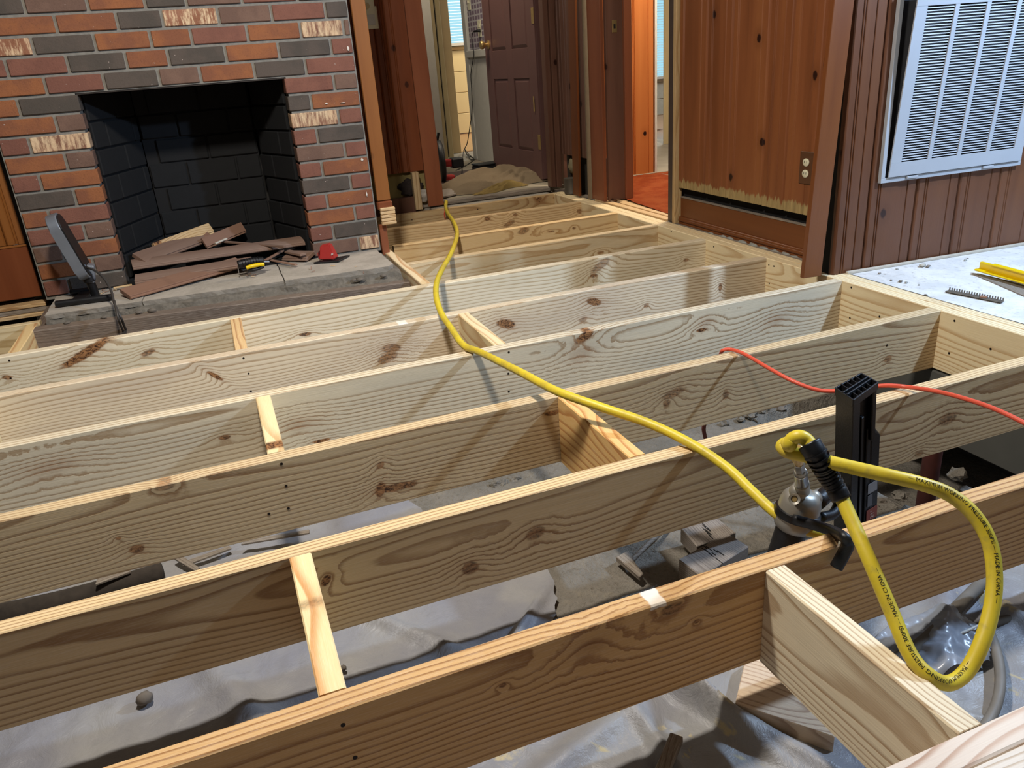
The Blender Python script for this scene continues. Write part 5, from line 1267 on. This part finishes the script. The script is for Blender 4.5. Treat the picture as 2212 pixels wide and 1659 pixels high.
# local y: which way is the camera?
sgn = 1 if my.dot(CAM-tipc) > 0 else -1
FP = [Vector(q) for q in ((-.866, -.834, .13), (-.878, -.895, .13), (-.789, -.864, .13), (-.781, -.812, .13))]
tipc = sum(FP, Vector())/4
mzd = (n_at(1840, 1235, -.86)-tipc); mzl = mzd.length+.03; mzd.normalize()
mx = (FP[2]-FP[1]).normalized(); mx = (mx-mzd*mx.dot(mzd)).normalized(); my = mzd.cross(mx)
mm4 = Matrix((mx, my, mzd)).transposed().to_4x4(); mm4.translation = tipc; mg_.matrix_local = mm4
inv = mm4.inverted(); fp_ = [inv @ q for q in FP]; fp_ = [Vector((q.x, q.y)) for q in fp_]
Lp, Fp_, Rp, Bp = fp_
e1 = Rp-Fp_; inn = (Bp-Rp)
def prism(name, poly, z0, z1, mt=M['black'], bev=.002):
    bm = bmesh.new(); a = [bm.verts.new((q.x, q.y, z0)) for q in poly]; b = [bm.verts.new((q.x, q.y, z1)) for q in poly]; n = len(poly)
    bm.faces.new(a[::-1]); bm.faces.new(b)
    for i in range(n): bm.faces.new((a[i], a[(i+1) % n], b[(i+1) % n], b[i]))
    if bev: bmesh.ops.bevel(bm, geom=list(bm.edges), offset=bev, segments=1, affect='EDGES')
    return mobj(name, None, None, None, mg_, mesh=bmesh_of(bm, name, mt))
nch = inn*.34
prism('housing', [Lp, Fp_, Fp_+e1*.30, Fp_+e1*.36+nch, Fp_+e1*.90+nch, Rp+inn*.12, Bp], .010, mzl)
prism('channel_rail', [Fp_+e1*.50+nch*.5, Fp_+e1*.60+nch*.5, Fp_+e1*.60+nch*1.05, Fp_+e1*.50+nch*1.05], .06, mzl, M['blackrub'], .001)
prism('upper_cheek', [Fp_+e1*.86+nch*.2, Rp, Rp+inn*.2, Fp_+e1*.86+nch*1.1], .010, .125)
# flare widening below the shoulder
bm = bmesh.new(); sx = e1.normalized()*.028
secs = [(.098, 0), (.128, 1), (mzl-.10, 1), (mzl-.02, .7)]
rows_ = [[bm.verts.new((q.x, q.y, z)) for q in (Fp_+e1*.80+nch*.7, Rp+sx*k+inn*.1, Rp+sx*k+inn*.9, Fp_+e1*.80+inn*.95)] for z, k in secs]
for a, b in zip(rows_[:-1], rows_[1:]):
    for k in range(4): bm.faces.new((a[k], a[(k+1) % 4], b[(k+1) % 4], b[k]))
bm.faces.new(rows_[0]); bm.faces.new(rows_[-1][::-1]); bmesh.ops.bevel(bm, geom=list(bm.edges), offset=.002, segments=1, affect='EDGES')
mobj('grip_flare', None, None, None, mg_, mesh=bmesh_of(bm, 'grip_flare', M['black']))
# open rib grid on the end
cen = (Lp+Fp_+Rp+Bp)/4
def rail(name, a, b, z0, z1, w=.0022, mt=M['black']):
    d = (b-a).normalized(); nn = Vector((-d.y, d.x))*w/2; return prism(name, [a+nn, a-nn, b-nn, b+nn], z0, z1, mt, .0004)
for a, b in ((Lp, Fp_), (Fp_, Rp), (Rp, Bp), (Bp, Lp)): rail('end_rim', a, b, -.004, .012, .003)
for f in (.36, .56): rail('end_rail', Lp.lerp(Fp_, 1-f), Bp.lerp(Rp, 1-f), -.006, .010, .003)
for f in (.22, .40, .58, .76):
    rail('end_bar', Fp_.lerp(Rp, f), Fp_.lerp(Rp, f)+(Lp-Fp_)*.36, -.003, .010)
    rail('end_bar', Lp.lerp(Bp, f), Lp.lerp(Bp, f)+(Fp_-Lp)*.42, -.005, .010)
prism('end_floor', [q+(cen-q)*.04 for q in (Lp, Fp_, Rp, Bp)], .0085, .0105, M['dark'], 0)
# faces for stickers: the cheek facing the camera between channel and flare
def stx(n_, f0, f1, z0, z1, mt, off=.0012):
    a = Fp_+e1*.80+nch*.7; b = Rp+sx+inn*.1; d = (b-a); nn = Vector((d.y, -d.x)).normalized()
    if nn.dot(-inn) < 0: nn = -nn
    p, q = a+d*f0+nn*off, a+d*f1+nn*off
    return prism(n_, [p, q, q+nn*.0006, p+nn*.0006], z0, z1, mt, 0), (p+q)/2+nn*.001, d.normalized(), nn
# stickers
stx('white_sticker', .15, .85, .232, .256, plain('faded_white_label', '8C8C8C', .5))
stx('barcode_sticker', .15, .50, .260, .288, plain('faded_grey_label', '5C5C5E', .5))
_, sc_, sd_, sn_ = stx('orange_sticker', .10, .92, .296, .324, plain('orange_red_label', '8A3E2C', .5))
cu = bpy.data.curves.new('sticker_text', 'FONT'); cu.body = '21°'; cu.size = .015; cu.align_x = 'CENTER'; cu.align_y = 'CENTER'
tmp = bpy.data.objects.new('tmp_text', cu); COL.objects.link(tmp); bpy.context.view_layer.update()
me = bpy.data.meshes.new_from_object(tmp.evaluated_get(bpy.context.evaluated_depsgraph_get())); COL.objects.unlink(tmp); bpy.data.objects.remove(tmp)
me.materials.clear(); me.materials.append(plain('label_ink', 'C8B8A8', .5))
so = mobj('sticker_text', None, None, None, mg_, mesh=me)
so.matrix_local = Matrix.Translation((sc_.x+sn_.x*.0004, sc_.y+sn_.y*.0004, .310)) @ Matrix((Vector((0, 0, -1)), Vector((sd_.x, sd_.y, 0))*(1 if Vector((0, 0, -1)).cross(Vector((sd_.x, sd_.y, 0))).dot(Vector((sn_.x, sn_.y, 0))) > 0 else -1), Vector((sn_.x, sn_.y, 0)))).transposed().to_4x4()
# trigger handle link between head and magazine
tube('handle', [n_at(1765, 1085), n_at(1795, 1062, YN+.03), n_at(1820, 1075, -.86)], .016, M['black'], ng, n=10, sub=5)
tube('handle_loop', [n_at(1772, 1118), n_at(1800, 1110, YN+.01), n_at(1812, 1085, YN+.03), n_at(1808, 1065, YN+.02)], .010, M['black'], ng, n=10, sub=5)
# rafter hook: over the joist, bent down in front of it
hk = [n_at(1735, 1128, -.99), at(1765, 1138, 'Z', .028), at(1800, 1150, 'Z', .022), at(1822, 1163, 'Y', -1.118), at(1832, 1178, 'Y', -1.128), at(1824, 1198, 'Y', -1.128), at(1810, 1218, 'Y', -1.128)]
hk = [n_at(1715, 1122, -.985), n_at(1755, 1133, -1.02), at(1795, 1146, 'Y', -1.07), at(1822, 1160, 'Y', -1.125), at(1831, 1175, 'Y', -1.130), at(1822, 1197, 'Y', -1.130), at(1806, 1226, 'Y', -1.130)]
tube('rafter_hook', hk, lambda t: .0105, M['black'], ng, n=8, sub=6, sq=(1, .8))
